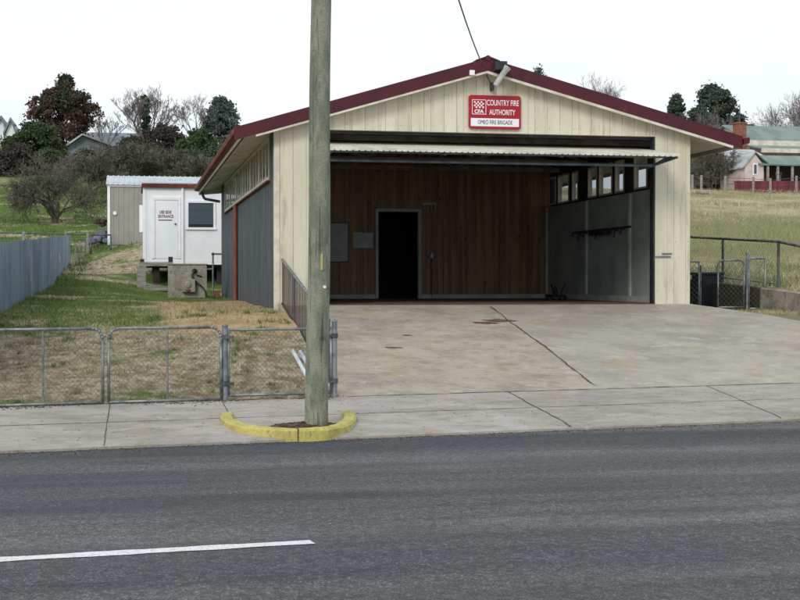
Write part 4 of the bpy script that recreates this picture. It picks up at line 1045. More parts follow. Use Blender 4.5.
r = thing('dark_bin', 'dark blue green bin standing behind the side gates', 'bin', (xb_, yb_, -.2))
bm_ = M('dark_blue_green_plastic', srgb(38, 50, 56), srgb(30, 42, 48), 3, rough=.5)
m = MB(); m.hexa([(xb_ - .2, yb_, -.2), (xb_ + .2, yb_, -.2), (xb_ + .2, yb_ + .5, -.2), (xb_ - .2, yb_ + .5, -.2)], [(xb_ - .25, yb_ - .04, .55), (xb_ + .25, yb_ - .04, .55), (xb_ + .25, yb_ + .54, .55), (xb_ - .25, yb_ + .54, .55)]); m.build('body', bm_, r, bevel=.02)
m = MB(); m.box(xb_ - .27, xb_ + .27, yb_ - .07, yb_ + .57, .552, .61); m.build('lid', bm_, r, bevel=.015)
m = MB(); m.tube((xb_ - .26, yb_ + .5, -.1), (xb_ - .2, yb_ + .5, -.1), .1, .1, 12); m.build('wheel', blackm, r); m = MB(); m.tube((xb_ + .2, yb_ + .5, -.1), (xb_ + .26, yb_ + .5, -.1), .1, .1, 12); m.build('wheel', blackm, r)

# ------------------------------------------------------------------ paddock fences and houses on the right
r = thing('red_sheet_fence', 'maroon sheet fence in front of the green roofed house', 'fence', (33, 72, 5))
p0, p1 = atd(734, 191, 72), atd(835, 191, 72)
ft = atd(765, 181, 72).z
mb = MB(); mb.ribbed((p0.x, p0.y), (p1.x, p1.y), H(p0.x, p0.y) - .2, ft, .3, .04, side=-1); mb.bar((p0.x, p0.y + .05, ft - .05), (p1.x, p1.y + .05, ft - .05), .06, .08); mb.build('sheet', redfence_m, r)
r = thing('paddock_fence', 'old timber post and wire fence at the top of dry paddock', 'fence', (31, 69, 5))
pp = [(663, 176), (692, 180), (701, 179), (725, 176), (753, 180), (770, 180), (796, 176), (822, 178)]; last = None; mw = MB()
for px, py in pp:
    p = atd(px, py, 69 + (px % 5) * .3); m = MB(); zg_ = H(p.x, p.y); top = Vector((p.x, p.y, max(p.z, zg_ + .8)))
    m.tube((p.x, p.y, zg_ - .3), top, .075, .06, 7); m.build('post', woodgrey, r)
    if last is not None:
        for dz in (.1, .4, .7): mw.tube(last - Vector((0, 0, dz)), top - Vector((0, 0, dz)), .012, .012, 4)
    last = top
mw.build('wire', galvdark, r)
p = atd(702, 187.5, 66); z = H(p.x, p.y); mb = MB()
for k in range(3): mb.ball((p.x + k * .2 - .2, p.y, z + .1), random.uniform(.08, .14), 7, 1.4, 1, .8)
tag(mb.build('pale_rocks', rendered), 'few pale rocks in dry grass below the bare shrub', 'rocks')
def gable_house(r, x0, x1, y0, y1, zg_, ze, zr__, wallm, roofm_, ax='x', ov=.3):
    mb = MB(); mb.box(x0, x1, y0, y1, zg_, ze)
    if ax == 'x': mb.prism([(y0, ze + .001), (y1, ze + .001), ((y0 + y1) / 2, zr__ - .02)], 'x', x0, x1)
    else: mb.prism([(x0, ze + .001), (x1, ze + .001), ((x0 + x1) / 2, zr__ - .02)], 'y', y0, y1)
    mb.build('wall', wallm, r)
    mb = MB(); t = .08
    if ax == 'x':
        ym = (y0 + y1) / 2; k = (zr__ - ze) / (ym - y0)
        for s in (-1, 1):
            ye = ym + s * (ym - y0 + ov); zz = ze - k * ov
            mb.hexa([(x0 - ov, ye, zz), (x1 + ov, ye, zz), (x1 + ov, ym, zr__), (x0 - ov, ym, zr__)], [(x0 - ov, ye, zz + t), (x1 + ov, ye, zz + t), (x1 + ov, ym, zr__ + t), (x0 - ov, ym, zr__ + t)])
    else:
        xm = (x0 + x1) / 2; k = (zr__ - ze) / (xm - x0)
        for s in (-1, 1):
            xe = xm + s * (xm - x0 + ov); zz = ze - k * ov
            mb.hexa([(xe, y0 - ov, zz), (xe, y1 + ov, zz), (xm, y1 + ov, zr__), (xm, y0 - ov, zr__)], [(xe, y0 - ov, zz + t), (xe, y1 + ov, zz + t), (xm, y1 + ov, zr__ + t), (xm, y0 - ov, zr__ + t)])
    return mb.build('roof', roofm_, r)
D1 = 86
a = atd(745, 143, D1); e = atd(741, 141, D1).z; rd = atd(745, 126.5, D1 + 3.5).z - .5
yb0 = a.y; r = thing('green_roofed_house', 'long house with faded green roof and brick chimneys on the hill', 'house', (a.x + 6, yb0, 6))
zg_ = H(a.x + 4, yb0) - .3
rf = gable_house(r, a.x + .3, a.x + 14, yb0, yb0 + 7, zg_, e, rd + .5, pinkwall, greenroof)
mb = MB(); mb.box(a.x, a.x + 14.3, yb0 - .42, yb0 - .3, e - .32, e + .0); mb.build('fascia', creamtrim, r)
vz = atd(741, 150, D1 - 2).z
mb = MB(); mb.hexa([(a.x - .2, yb0 - 2.6, vz), (a.x + 14, yb0 - 2.6, vz), (a.x + 14, yb0 - .45, e - .4), (a.x - .2, yb0 - .45, e - .4)], [(a.x - .2, yb0 - 2.6, vz + .08), (a.x + 14, yb0 - 2.6, vz + .08), (a.x + 14, yb0 - .45, e - .32), (a.x - .2, yb0 - .45, e - .32)]); mb.build('verandah_roof', greenroof, r)
mb = MB(); mb.box(a.x - .2, a.x + 14, yb0 - 2.72, yb0 - 2.61, vz - .22, vz + .04); mb.build('verandah_beam', creamtrim, r)
for px in (786, 800): q = atd(px, 155, D1); m = MB(); m.box(q.x, q.x + .5, yb0 - .03, yb0 - .001, vz - 1.7, vz - .5); m.build('window', screenm, r)
q = atd(741.2, 125, D1 - .5); m = MB(); m.box(q.x - .32, q.x + .32, q.y, q.y + .6, zg_, atd(741, 124, D1 - .5).z); m.box(q.x - .38, q.x + .38, q.y - .05, q.y + .65, atd(741, 124, D1 - .5).z + .001, atd(741, 122.5, D1 - .5).z); m.build('chimney', brick, rf)
q = atd(750, 125, D1 + 5); m = MB(); m.box(q.x - .25, q.x + .25, q.y, q.y + .5, e, atd(750, 124.5, D1 + 5).z); m.build('chimney', darkopen, rf)
q = atd(741.2, 106, D1 - .5); m = MB(); m.tube((q.x, q.y + .3, atd(741, 122.6, D1 - .5).z), q + Vector((0, .3, 0)), .045, .03, 6); w0, w1 = atd(735, 116.5, D1 - .5), atd(750, 117.5, D1 - .5); m.tube(w0 + Vector((0, .3, 0)), w1 + Vector((0, .3, 0)), .03, .03, 5)
for t in (.15, .45, .8): c_ = w0.lerp(w1, t) + Vector((0, .3, 0)); m.tube(c_ - Vector((0, .35, 0)), c_ + Vector((0, .35, 0)), .015, .015, 4)
m.build('antenna', galvdark, r)
D2 = 80; a = atd(733.5, 180, D2); b = atd(748, 163, D2)
r = thing('brick_outbuilding', 'small brick outbuilding with old tin roof beside the pink hut', 'outbuilding', (a.x, a.y, H(a.x, a.y)))
mb = MB(); mb.box(a.x, b.x + 1.5, a.y, a.y + 3, H(a.x, a.y) - .3, b.z); mb.build('wall', brick, r)
p1_, p2_ = atd(734, 164, D2 - .5), atd(741, 150, D2 + 2.5); wd = b.x + 1.6
mb = MB(); mb.hexa([(p1_.x - .1, a.y - .4, b.z), (wd, a.y - .4, b.z), (wd, a.y + 2.6, p2_.z), (p1_.x + .3, a.y + 2.6, p2_.z)], [(p1_.x - .1, a.y - .4, b.z + .06), (wd, a.y - .4, b.z + .06), (wd, a.y + 2.6, p2_.z + .06), (p1_.x + .3, a.y + 2.6, p2_.z + .06)]); mb.build('roof', tinroof, r)
D3 = 75; a = atd(744.5, 180, D3); b = atd(765, 165, D3); pk = atd(756, 153, D3)
r = thing('pink_hut', 'pale pink gabled hut with green roof beyond the maroon fence', 'hut', (a.x + .8, a.y, H(a.x, a.y)))
zg_ = H(a.x, a.y) - .3; xm = (a.x + b.x) / 2
mb = MB(); mb.prism([(a.x, zg_), (b.x, zg_), (b.x, b.z), (xm, pk.z), (a.x, b.z)], 'y', a.y, a.y + 3.2); mb.build('wall', pinkwall, r)
q0, q1 = atd(753, 175, D3), atd(758, 163.5, D3); m = MB(); m.box(q0.x, q1.x, a.y - .04, a.y - .001, q0.z, q1.z); wf = m.build('window', whitetrim, r); m = MB(); m.box(q0.x + .06, q1.x - .06, a.y - .06, a.y - .041, q0.z + .06, q1.z - .06); m.build('pane', screenm, wf)
mb = MB(); k = (pk.z - b.z) / (b.x - xm)
mb.m = 1; mb.hexa([(a.x - .15, a.y - .12, b.z - k * .15), (xm, a.y - .12, pk.z), (xm, a.y + 3.4, pk.z), (a.x - .15, a.y + 3.4, b.z - k * .15)], [(a.x - .15, a.y - .12, b.z - k * .15 + .06), (xm, a.y - .12, pk.z + .06), (xm, a.y + 3.4, pk.z + .06), (a.x - .15, a.y + 3.4, b.z - k * .15 + .06)])
mb.build('roof', [greenroof, tinroof], r)
c = atd(840, 163, D3)
r = thing('open_lean_to', 'dark open sided lean-to with green roof beside the pink hut', 'shed', (b.x + 2.5, a.y, zg_))
mb = MB(); mb.hexa([(xm + .02, a.y + 3.4, pk.z + .03), (xm + .02, a.y - .14, pk.z + .01), (b.x + .3, a.y - .14, b.z), (b.x + .3, a.y + 3.4, b.z)], [(xm + .02, a.y + 3.4, pk.z + .09), (xm + .02, a.y - .14, pk.z + .07), (b.x + .3, a.y - .14, b.z + .06), (b.x + .3, a.y + 3.4, b.z + .06)])
mb.hexa([(b.x - .3, a.y - .16, b.z - .02), (c.x, a.y - .16, b.z - .02), (c.x, a.y + 1.8, pk.z - .03), (xm + .03, a.y + 1.8, pk.z - .03)], [(b.x - .3, a.y - .16, b.z + .06), (c.x, a.y - .16, b.z + .06), (c.x, a.y + 1.8, pk.z + .06), (xm + .03, a.y + 1.8, pk.z + .06)])
mb.build('roof', greenroof, r)
mb = MB(); mb.box(b.x + .01, c.x, a.y + 1.9, a.y + 2.0, zg_, pk.z - .1); mb.build('rear_wall', darkopen, r)
for px in (768, 779, 795): q = atd(px, 170, D3); m = MB(); m.box(q.x, q.x + .12, a.y - .1, a.y + .02, zg_, b.z - .03); m.build('post', woodgrey, r)
q = atd(772, 170, D3); m = MB(); m.box(q.x, q.x + .45, a.y + 1.6, a.y + 1.7, zg_, b.z - .2); m.build('door_panel', pinkwall, r)
for k_, (px, tl) in enumerate(((786, .3), (790, -.25))): q = atd(px, 178, D3); m = MB(); m.bar((q.x, a.y + .5, zg_ + .3), (q.x + tl, a.y + .8, b.z - .3), .06, .06); m.build('leaning_board', woodgrey, r)

# left far houses
Dh = 118
a = atd(-14, 145, Dh); b = atd(7, 118, Dh); 
for i, (x0, x1, lab) in enumerate(((-14, 6.5, 'white gabled house at the far left edge above the bushes'), (6.5, 16, 'smaller white gable just right of the far left house'))):
    p, q, k_ = atd(x0, 146, Dh), atd(x1, 134, Dh), atd((x0 + x1) / 2, 119 + i * 2, Dh)
    if i == 0: k_ = atd(2.0, 119, Dh)
    r = thing('gabled_house', lab, 'house', (p.x, p.y, p.z), 'white gables at the far left')
    mb = MB(); zb_ = H(p.x, p.y) - 1
    mb.prism([(p.x, zb_), (q.x, zb_), (q.x, q.z), (k_.x, k_.z), (p.x, q.z)], 'y', p.y, p.y + 6); mb.build('wall', pinkwall if False else white, r)
    mb = MB()
    for (xa, za, xb2, zb2) in ((p.x - .2, q.z - .15, k_.x, k_.z), (k_.x, k_.z, q.x + .1, q.z - .15)):
        mb.hexa([(xa, p.y - .3, za), (xb2, p.y - .3, zb2), (xb2, p.y + 6.2, zb2), (xa, p.y + 6.2, za)], [(xa, p.y - .3, za + .3), (xb2, p.y - .3, zb2 + .3), (xb2, p.y + 6.2, zb2 + .3), (xa, p.y + 6.2, za + .3)])
    mb.build('roof', greyroof, r)
p = atd(67, 152, 104); q = atd(83, 136, 104); r = thing('grey_roofed_cottage', 'pale cottage gable half hidden between green bush and bare trees', 'house', (p.x, p.y, p.z))
zb_ = H(p.x, p.y) - .5; mb = MB(); mb.prism([(p.x, zb_), (p.x + 4, zb_), (p.x + 4, q.z - 1), (q.x, q.z), (p.x, q.z - .9)], 'y', p.y, p.y + 6); mb.build('wall', greyroof, r)
mb = MB(); mb.bar((p.x - .3, p.y + 2, q.z - 1.0), (q.x, p.y + 2, q.z + .1), 5, .12); mb.bar((q.x, p.y + 2, q.z + .1), (p.x + 4.2, p.y + 2, q.z - 1), 5, .12); mb.build('roof', tinroof, r)
p = atd(92, 150, 112); q = atd(142, 129, 112); r = thing('long_roofed_house', 'long pale grey roof half hidden behind bare trees', 'house', (p.x, p.y, p.z))
gable_house(r, p.x, q.x, p.y, p.y + 7, H(p.x, p.y) - .5, q.z - 1.3, q.z, white, greyroof)

# ------------------------------------------------------------------ trees
def branch(mb, p, d, L, r, lev, maxlev, spread, up, tips, nchild=(2, 4), shr=.72, rmin=.012, sides=5):
    segs = 3 if lev < 2 else 2; pts = [p]; dd = d.copy()
    for k in range(segs):
        dd = (dd + Vector((random.gauss(0, .14), random.gauss(0, .14), random.gauss(0, .1) + up * .12))).normalized()
        pts.append(pts[-1] + dd * L / segs)
    n = max(3, sides - lev)
    for k in range(segs):
        ra = r * (1 - .45 * k / segs); rb = r * (1 - .45 * (k + 1) / segs)
        mb.tube(pts[k], pts[k + 1], max(ra, rmin), max(rb, rmin), n, False)
    if lev >= maxlev: tips.append(pts[-1]); return
    for c in range(random.randint(*nchild)):
        t = random.uniform(.35, 1.0) if c else 1.0
        k = min(segs - 1, int(t * segs)); q = pts[k].lerp(pts[k + 1], t * segs - k)
        a = random.uniform(0, 6.283); s = random.gauss(spread, spread * .25)
        o = dd.orthogonal().normalized(); o.rotate(Matrix.Rotation(a, 3, dd))
        nd = (dd * math.cos(s) + o * math.sin(s)).normalized(); nd.z += up * .15; nd.normalize()
        branch(mb, q, nd, L * random.uniform(shr - .12, shr + .1), max(r * .58, rmin), lev + 1, maxlev, spread, up, tips, nchild, shr, rmin, sides)
def fit(mb, base, halfw, top, only_xy=False):
    """scale the built skeleton so that its half width and height match"""
    v = np.array(mb.v); b = np.array(base)
    zmax = v[:, 2].max() - b[2]; w = np.percentile(np.abs(v[:, 0] - b[0]), 98)
    s = np.array([halfw / w, halfw / w, top / zmax]); v = b + (v - b) * s
    mb.v = [tuple(q) for q in v]; return s
def bare_tree(name, label, px, d, ytop, hw, mat, levels=5, spread=.5, up=.4, trunk=.25, nchild=(2, 4), rmin=.014, first=None, ybase=None, group=None, trunk_r=.03, shr=.72, nlimb=5):
    p = atd(px, 200, d); z = H(p.x, p.y) - .15; base = Vector((p.x, p.y, z))
    top = CZ + (281 - ytop) * d / F - z; half = hw * d / F
    r = thing(name, label, 'tree' if 'shrub' not in name else 'shrub', base, group)
    cr = MB(); tips = []; h = top
    fork = base + Vector((0, 0, h * trunk))
    for k in range(nlimb):
        a = 6.283 * k / nlimb + random.uniform(-.4, .4); s = spread * random.uniform(.7, 1.5) if k else .08
        nd = Vector((math.sin(s) * math.cos(a), math.sin(s) * math.sin(a), math.cos(s)))
        branch(cr, fork - Vector((0, 0, .02 * h * k)), nd, h * .34, h * trunk_r * .7, 0, levels, spread, up, tips, nchild, shr, rmin)
    s = fit(cr, fork, half, h * (1 - trunk))
    tr = MB(); tr.tube(base, fork, h * trunk_r * 1.15, h * trunk_r * .85, 9)
    tr.build('trunk', mat, r, smooth=True); cr.build('crown', mat, r)
    return r, cr, base, h, half
def leaves(points, n, size, spread, jit=.6, squash=.8):
    """n small bent leaf faces gathered round clump centres: returns arrays"""
    pts = np.array(points); idx = rng.integers(0, len(pts), n)
    g = rng.normal(0, 1, (n, 3)); g /= np.linalg.norm(g, axis=1)[:, None]; rad = spread * 1.9 * rng.random(len(pts))[idx] ** .35
    out_ = np.where(rng.random(n) < .14, rng.uniform(1.1, 1.9, n), 1.0)
    c = pts[idx] + g * (out_ * rad * rng.random(n) ** .45)[:, None] * np.array([1, 1, squash])
    a = rng.normal(0, 1, (n, 3)); a /= np.linalg.norm(a, axis=1)[:, None]
    b = np.cross(a, rng.normal(0, 1, (n, 3))); b /= np.linalg.norm(b, axis=1)[:, None]
    s = (size * rng.uniform(.5, 1.4, n))[:, None]
    v = np.stack([c - a * s, c + b * s * .7, c + a * s, c - b * s * .7], 1).reshape(-1, 3)
    return v
def mesh_np(name, v, nper, mat, parent=None):
    off = np.zeros(3); p = parent
    while p is not None: off += np.array(p.location); p = p.parent
    v = v - off; nf = len(v) // nper; me = bpy.data.meshes.new(name)
    me.vertices.add(len(v)); me.vertices.foreach_set('co', v.astype(np.float32).ravel())
    me.loops.add(len(v)); me.loops.foreach_set('vertex_index', np.arange(len(v), dtype=np.int32))
    me.polygons.add(nf); me.polygons.foreach_set('loop_start', np.arange(0, len(v), nper, dtype=np.int32))
    me.materials.append(mat); me.update(calc_edges=True); me.validate()
    o = bpy.data.objects.new(name, me); COL.objects.link(o)
    if parent: o.parent = parent
    return o
def lumpy(px, d, ytop, ybot, hw, n, shape='round', seed=0):
    """clump centres filling a crown between ybot and ytop"""
    p = atd(px, 200, d); zt_ = CZ + (281 - ytop) * d / F; zb_ = CZ + (281 - ybot) * d / F; w = hw * d / F; out = []
    rs = np.random.default_rng(seed)
    while len(out) < n:
        a = rs.uniform(0, 6.283); t = rs.uniform(0, 1); q = rs.uniform(0, 1) ** .4
        if shape == 'round': prof = math.sqrt(max(0, 1 - (2 * t - 1) ** 2)) ** .8
        elif shape == 'cone': prof = min(1, (1 - t) * 1.35 + .12) * min(1, t * 5 + .4)
        else: prof = min(1, 2.6 * (1 - t)) ** .6
        prof *= 1 + .17 * math.sin(3 * a + 5 * t + seed) + .12 * math.sin(7 * a + 9 * t + seed) + .08 * math.sin(17 * t + seed)
        out.append((p.x + w * prof * q * math.cos(a), p.y + w * prof * q * math.sin(a) * .8, zb_ + (zt_ - zb_) * t))
    return out
def leafy(name, label, px, d, ytop, ybot, hw, mat, nclump=60, nleaf=7000, size=.16, spread=.35, shape='round', cat='tree', barkm=barkd, seed=1, group=None, extra=None):
    p = atd(px, 200, d); z = H(p.x, p.y) - .15; base = Vector((p.x, p.y, z))
    r = thing(name, label, cat, base, group)
    cl_ = lumpy(px, d, ytop + 2, ybot, hw * .96, int(nclump * 1.5), shape, seed)
    if extra: cl_ += extra
    mesh_np('crown', leaves(cl_, int(nleaf * 2.2), size * .6, spread * .72), 4, mat, r)
    m = MB(); zt_ = CZ + (281 - ytop) * d / F; h = zt_ - z
    m.tube(base, base + Vector((0, 0, h * .8)), h * .03, h * .01, 7)
    for c in cl_[::4]:
        c = Vector(c); st_ = base + Vector((0, 0, max(.2, (c.z - z) * .55))); m.tube(st_, c, h * .01, h * .003, 4, False)
    m.build('trunk', barkm, r); return r, cl_
# apple tree on the lawn
random.seed(11)
bare_tree('apple_tree', 'bare spreading apple tree with short trunk on the lawn', 55, 60, 150, 47, bark, levels=6, spread=.62, up=.0, trunk=.14, nchild=(2, 4), rmin=.011, trunk_r=.045, shr=.78, nlimb=6)
# grey thicket of bare trees behind
grp = 'bare trees forming the thicket behind the hut'
for k, (px, d, yt, hw, lab) in enumerate(((92, 74, 146, 36, 'bare grey tree directly right of the apple tree'), (128, 79, 140, 34, 'bare grey tree above the left end of the beige shed'), (160, 82, 143, 32, 'bare grey tree above the hut door'),
                                     (196, 80, 150, 30, 'bare grey tree above the hut window'), (226, 82, 152, 28, 'bare grey tree by the station eave'))):
    random.seed(20 + k); bare_tree('bare_tree', lab, px, d, yt, hw, bark, levels=5, spread=.6, up=.1, trunk=.1, nchild=(3, 4), rmin=.013, group=grp, trunk_r=.02, shr=.76, nlimb=6)
random.seed(31); bare_tree('bare_tree', 'tall bare tree with dark upright trunk against the sky', 147, 100, 86, 30, barkp, levels=6, spread=.36, up=.75, trunk=.25, nchild=(2, 3), rmin=.011, trunk_r=.022, nlimb=8)
r_ = [o for o in bpy.data.objects if o.get('label', '').startswith('tall bare tree')][0]
cc = []
for k in range(22):
    y_ = 160 - 66 * k / 22; q = atd(145.5 + random.uniform(-1.2, 1.2), y_, 100); cc.append((q.x, q.y, q.z))
mesh_np('ivy', leaves(cc, 900, .16, .2), 4, lf_dark, r_)
random.seed(33); bare_tree('bare_tree', 'pale bare tree between tall bare tree and blue grey conifer', 196, 106, 95, 28, barkp, levels=6, spread=.42, up=.55, trunk=.3, nchild=(2, 3), rmin=.011, trunk_r=.018)
random.seed(34); bare_tree('bare_tree', 'thin bare saplings right of the russet tree', 106, 104, 116, 18, barkp, levels=4, spread=.35, up=.7, trunk=.2, nchild=(2, 3), rmin=.014, trunk_r=.014)
# russet tree
ex = [tuple(atd(x_, y_, 110)) for x_, y_ in ((33, 104), (31, 116), (36, 99), (94, 107), (96, 110), (99, 115), (91, 119), (29, 124))]
r_, c_ = leafy('russet_tree', 'tall russet brown tree with dark green top against the sky', 62, 110, 90, 150, 30, lf_red, 120, 12000, .16, .42, 'round', seed=4, extra=ex)
ex = lumpy(66, 109, 79, 108, 16, 34, 'cone', 9) + lumpy(52, 109, 92, 110, 14, 12, 'round', 19) + lumpy(78, 109, 96, 118, 12, 14, 'round', 29)
mesh_np('upper_crown', leaves(ex, 11000, .10, .30), 4, leafm('dark_green_russet_leaves', (.046, .062, .044), (.115, .072, .054), (.10, .10, .07), .8), r_)
leafy('green_bush', 'broad mid green bush in front of the russet tree', 36, 96, 124, 172, 34, lf_green, 90, 11000, .15, .45, 'dome', 'bush', seed=5)
leafy('maroon_bush', 'dull maroon bush at the left edge above the lawn', 14, 87, 147, 188, 32, lf_maroon, 70, 9000, .13, .4, 'dome', 'bush', seed=6)
leafy('dark_bush', 'low dark bush between maroon bush and apple tree', 50, 89, 158, 190, 24, lf_olive, 50, 6000, .13, .4, 'dome', 'bush', seed=16)
leafy('olive_shrub', 'olive brown shrub below the bare trees left of shed', 88, 92, 152, 186, 26, lf_olive, 60, 6500, .13, .45, 'dome', 'shrub', seed=17)
leafy('brown_shrub', 'dark maroon brown shrub behind the thicket of bare trees', 166, 96, 126, 180, 22, lf_maroon, 60, 8000, .13, .45, 'round', 'shrub', seed=7)
leafy('brown_shrub', 'olive brown shrub left of the dark maroon brown shrub', 132, 98, 138, 182, 22, lf_olive, 50, 6500, .13, .45, 'round', 'shrub', seed=27)
leafy('green_bush', 'bright green bush below the blue grey conifer', 200, 92, 131, 178, 19, lf_green, 60, 8000, .14, .38, 'round', 'bush', seed=8)
leafy('dark_bush', 'dark green bush behind the station eave', 232, 90, 138, 184, 20, lf_dark, 50, 7000, .14, .4, 'round', 'bush', seed=28)
leafy('conifer_tree', 'rounded blue grey conifer beside the station roof', 222, 100, 98, 170, 22, lf_blue, 110, 15000, .14, .32, 'dome', seed=10)
leafy('dark_shrub', 'dark undergrowth shrub between apple tree and beige shed', 112, 84, 152, 192, 26, lf_maroon, 60, 7000, .11, .42, 'dome', 'shrub', seed=51)
leafy('dark_shrub', 'dark undergrowth shrub above the beige shed roof', 152, 86, 148, 192, 26, lf_olive, 60, 7000, .11, .42, 'dome', 'shrub', seed=52)
leafy('dark_shrub', 'dark undergrowth shrub above the white hut roof', 196, 86, 152, 194, 28, lf_dark, 60, 7000, .11, .42, 'dome', 'shrub', seed=53)
# right side
leafy('evergreen_tree', 'small dark evergreen tree peeking over the right roof slope', 676, 112, 95, 160, 13, lf_dark, 70, 8500, .15, .3, 'dome', seed=11)
leafy('evergreen_tree', 'large dark evergreen tree above the right eave', 712, 110, 86, 150, 25, lf_dark, 120, 17000, .16, .36, 'dome', seed=12)
leafy('evergreen_tree', 'low dark evergreen between the two evergreens above the roof', 694, 114, 108, 160, 11, lf_dark, 50, 5500, .15, .3, 'dome', seed=13)
random.seed(41); bare_tree('bare_tree', 'pinkish bare tree in front of the large evergreen', 718, 96, 106, 26, barkp, levels=6, spread=.5, up=.3, trunk=.2, nchild=(2, 3), rmin=.012, trunk_r=.02)
random.seed(42); bare_tree('bare_shrub', 'dense bare brown shrub under the right eave', 711, 77, 139, 25, bark, levels=5, spread=.62, up=.1, trunk=.06, nchild=(3, 4), rmin=.014, trunk_r=.015, nlimb=7)
leafy('brown_shrub', 'dull brown shrub behind the paddock fence by station wall', 706, 82, 150, 190, 24, lf_maroon, 60, 5000, .11, .4, 'dome', 'shrub', seed=29)
random.seed(43); bare_tree('bare_tree', 'bare tree above the green roofed house at right edge', 806, 104, 82, 42, barkp, levels=6, spread=.5, up=.3, trunk=.25, nchild=(3, 3), rmin=.012, trunk_r=.018, nlimb=10)
random.seed(44); bare_tree('bare_tree', 'bare tree crown showing just above the roof slope', 600, 112, 72, 40, barkp, levels=6, spread=.5, up=.35, trunk=.35, nchild=(3, 3), rmin=.012, trunk_r=.02, nlimb=12)
leafy('distant_bush', 'tiny dark treetop just right of the roof apex', 538, 112, 68, 150, 10, lf_dark, 40, 2500, .15, .4, 'dome', 'bush', seed=14)

# ------------------------------------------------------------------ grass
def nval(X, Y):
    return np.sin(1.1 * X + .7 * np.sin(.8 * Y)) * np.sin(.9 * Y + .5 * X) * .5 + np.sin(2.7 * X - 1.3 * Y) * .25 + np.sin(.5 * Y - 1.7 * X) * .25
def blades(name, n, xf, yf, h0, h1, wdt, mat, keep, lean=.5):
    X = rng.uniform(*xf, n); Y = rng.uniform(*yf, n); k = keep(X, Y, rng.random(n)); X, Y = X[k], Y[k]; n = len(X)
    Z = np.array([H(a, b) for a, b in zip(X, Y)])
    a = rng.uniform(0, 6.283, n); h = rng.uniform(h0, h1, n); l = rng.normal(0, lean, (n, 2)) * h[:, None]
    dx, dy = np.cos(a) * wdt / 2, np.sin(a) * wdt / 2
    v = np.stack([np.stack([X - dx, Y - dy, Z - .01], 1), np.stack([X + dx, Y + dy, Z - .01], 1), np.stack([X + l[:, 0], Y + l[:, 1], Z + h], 1)], 1).reshape(-1, 3)
    o = mesh_np(name, v, 3, mat); struct(o, 'stuff'); return o
yl = lambda X: Yv(X, VF)
blades('yard_grass', 60000, (-2.2, 2.4), (19.5, 42), .03, .10, .012, blade_green,
       lambda X, Y, q: (Y > yl(X) + .1) & (q < np.clip(.55 + .6 * nval(X, Y) - .9 * np.clip((23.5 - Y) / 3, 0, 1) - 1.3 * np.clip((X + .2) / 1.3, 0, 1) * (Y < 36), .03, 1)))
blades('dead_grass', 30000, (-2.2, 2.4), (17, 25), .02, .06, .010, blade_straw,
       lambda X, Y, q: (Y > yl(X) + .06) & (q < np.clip(.5 - .4 * nval(X, Y) + .5 * np.clip((23 - Y) / 3, 0, 1), .1, .9)), 1.0)
blades('lawn_grass', 40000, (-9, 4), (42, 84), .05, .16, .04, blade_green, lambda X, Y, q: (X > -.11 * Y) & (q < (.6 + .5 * nval(X * .5, Y * .5)) * np.where((Y < 53) & (X > -1.6), .12, 1)))
def pk_(X, Y, q): return (X / Y < .56) & (X / Y > .38) & (q < np.clip(.8 + .25 * nval(X * .37 + .31 * Y, Y * .29 - .23 * X), .3, 1) * np.clip(1.15 - Y / 110, .3, 1))
blades('paddock_grass', 130000, (12.5, 40), (21.5, 73), .05, .18, .02, blade_dry, pk_, .6)
blades('bank_grass', 9000, (12.47, 17), (22, 33), .05, .28, .014, blade_green, lambda X, Y, q: (q < .35 + .5 * nval(X * 2, Y * 2)), .5)
blades('wall_foot_grass', 2600, (11.2, 12.24), (22.6, 25.2), .03, .10, .012, blade_straw, lambda X, Y, q: Y > 23.2 + (12 - X) * .8, .6)
tv = []
for k in range(120):
    tx = random.uniform(-2.1, 2.4); ty = random.uniform(Yv(tx, VF) + .12, 23.5); nb_ = random.randint(15, 70); sp_ = random.uniform(.03, .14); hh = random.uniform(.03, .09)
    for j in range(nb_):
        a_ = random.uniform(0, 6.283); q_ = abs(random.gauss(0, sp_)); x_, y_ = tx + q_ * math.cos(a_), ty + q_ * math.sin(a_)
        if y_ < Yv(x_, VF) + .05 or x_ > 2.42: continue
        z_ = H(x_, y_) - .005; b_ = random.uniform(0, 6.283); h_ = hh * random.uniform(.5, 1.3)
        tv += [(x_ - .006 * math.cos(b_), y_ - .006 * math.sin(b_), z_), (x_ + .006 * math.cos(b_), y_ + .006 * math.sin(b_), z_), (x_ + random.gauss(0, .5) * h_, y_ + random.gauss(0, .5) * h_, z_ + h_)]
struct(mesh_np('weed_tufts', np.array(tv), 3, blade_green), 'stuff')
# pebbles and litter at the foot of the gates
mb = MB()
for k in range(900):
    u = random.uniform(-4.8, 0.3); v = VF + .02 - abs(random.gauss(0, .09)) * (1 + .8 * math.sin(u * 3)); x_, y_ = uv(u, v)
    mb.ball((x_, y_, zfoot(min(v, VF)) + .002), random.choice((.004, .005, .007, .012)), 5, 1.7, 1.2, .4)
for k in range(1500):
    u = random.uniform(-5, 9); v = .02 - abs(random.gauss(0, .16)); x_, y_ = uv(u, v)
    mb.ball((x_, y_, zroad(v) + .002), random.choice((.003, .004, .006, .008)), 4, 1.5, 1.2, .6)
for k in range(500):
    u = random.uniform(-5, 10); v = random.uniform(.1, VF); x_, y_ = uv(u, v)
    mb.ball((x_, y_, zfoot(v) + .001), random.choice((.003, .004, .007)), 4, 1.8, 1.2, .4)
struct(mb.build('gravel_litter', soil), 'stuff')

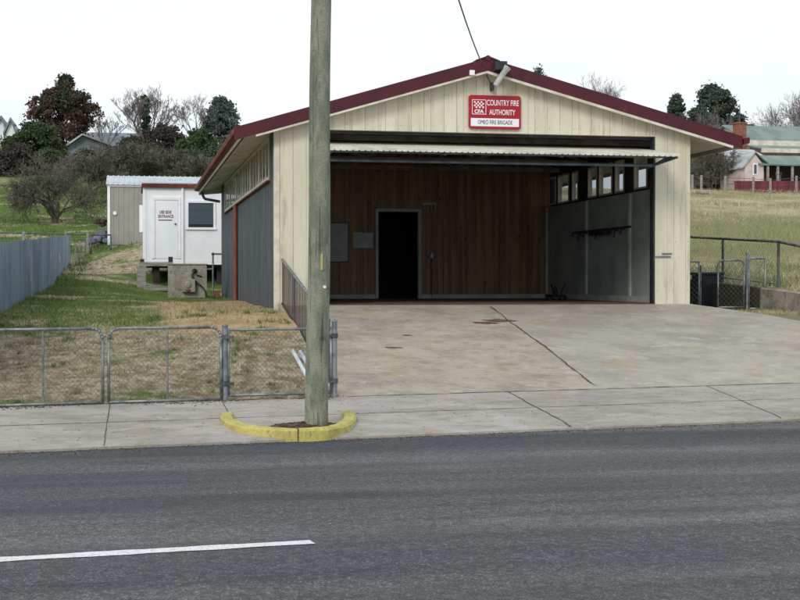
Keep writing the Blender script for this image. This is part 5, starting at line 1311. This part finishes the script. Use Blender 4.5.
# ------------------------------------------------------------------ light, sky, camera
w = bpy.data.worlds.new('World'); scene.world = w; w.use_nodes = True; nt = w.node_tree; N = nt.nodes; Lk = nt.links
bg = N['Background']
SUN_EL, SUN_AZ = 31, 213   # azimuth measured clockwise from +Y
sky = N.new('ShaderNodeTexSky'); sky.sky_type = 'NISHITA'; sky.sun_disc = False
sky.sun_elevation = math.radians(SUN_EL); sky.sun_rotation = math.radians(SUN_AZ); sky.air_density = 1.0; sky.dust_density = 2.0
tc = N.new('ShaderNodeTexCoord')
cn = noise(nt, mapping(nt, tc.outputs['Generated'], (1, 1, 2.6)), 1.6, 6, .55)
zz = sep(nt, tc.outputs['Generated'])[2]
cm = ramp(nt, mth(nt, 'ADD', cn, mth(nt, 'MULTIPLY', ramp(nt, zz, .0, .2), .12)), .46, .72)
pale = mix(nt, cm, (7.0, 8.7, 10.1), (10.9, 11.1, 11.4))
cloud = mix(nt, .88, sky.outputs[0], pale)
Lk.new(cloud, bg.inputs['Color']); bg.inputs['Strength'].default_value = .10
ld = bpy.data.lights.new('sun', 'SUN'); ld.energy = 1.3; ld.angle = math.radians(18); ld.color = (1, .95, .87)
lo = bpy.data.objects.new('sun', ld); COL.objects.link(lo); lo.location = (0, 0, 40)
az, el = math.radians(SUN_AZ), math.radians(SUN_EL)
sd = Vector((math.sin(az) * math.cos(el), math.cos(az) * math.cos(el), math.sin(el)))
lo.rotation_euler = sd.to_track_quat('Z', 'Y').to_euler()

cd = bpy.data.cameras.new('camera'); cam = bpy.data.objects.new('camera', cd); COL.objects.link(cam)
cd.sensor_width = 36; cd.lens = 36 * F / 800; cd.clip_start = .1; cd.clip_end = 2000
cam.location = (0, 0, CZ); cam.rotation_euler = (math.radians(90) - math.atan(19 / F), 0, -YAW)
scene.camera = cam
vs_ = scene.view_settings; vs_.view_transform = 'Standard'; vs_.look = 'None'; vs_.exposure = 0; vs_.gamma = 1; vs_.use_curve_mapping = False
scene.render.resolution_x = 1024; scene.render.resolution_y = 768
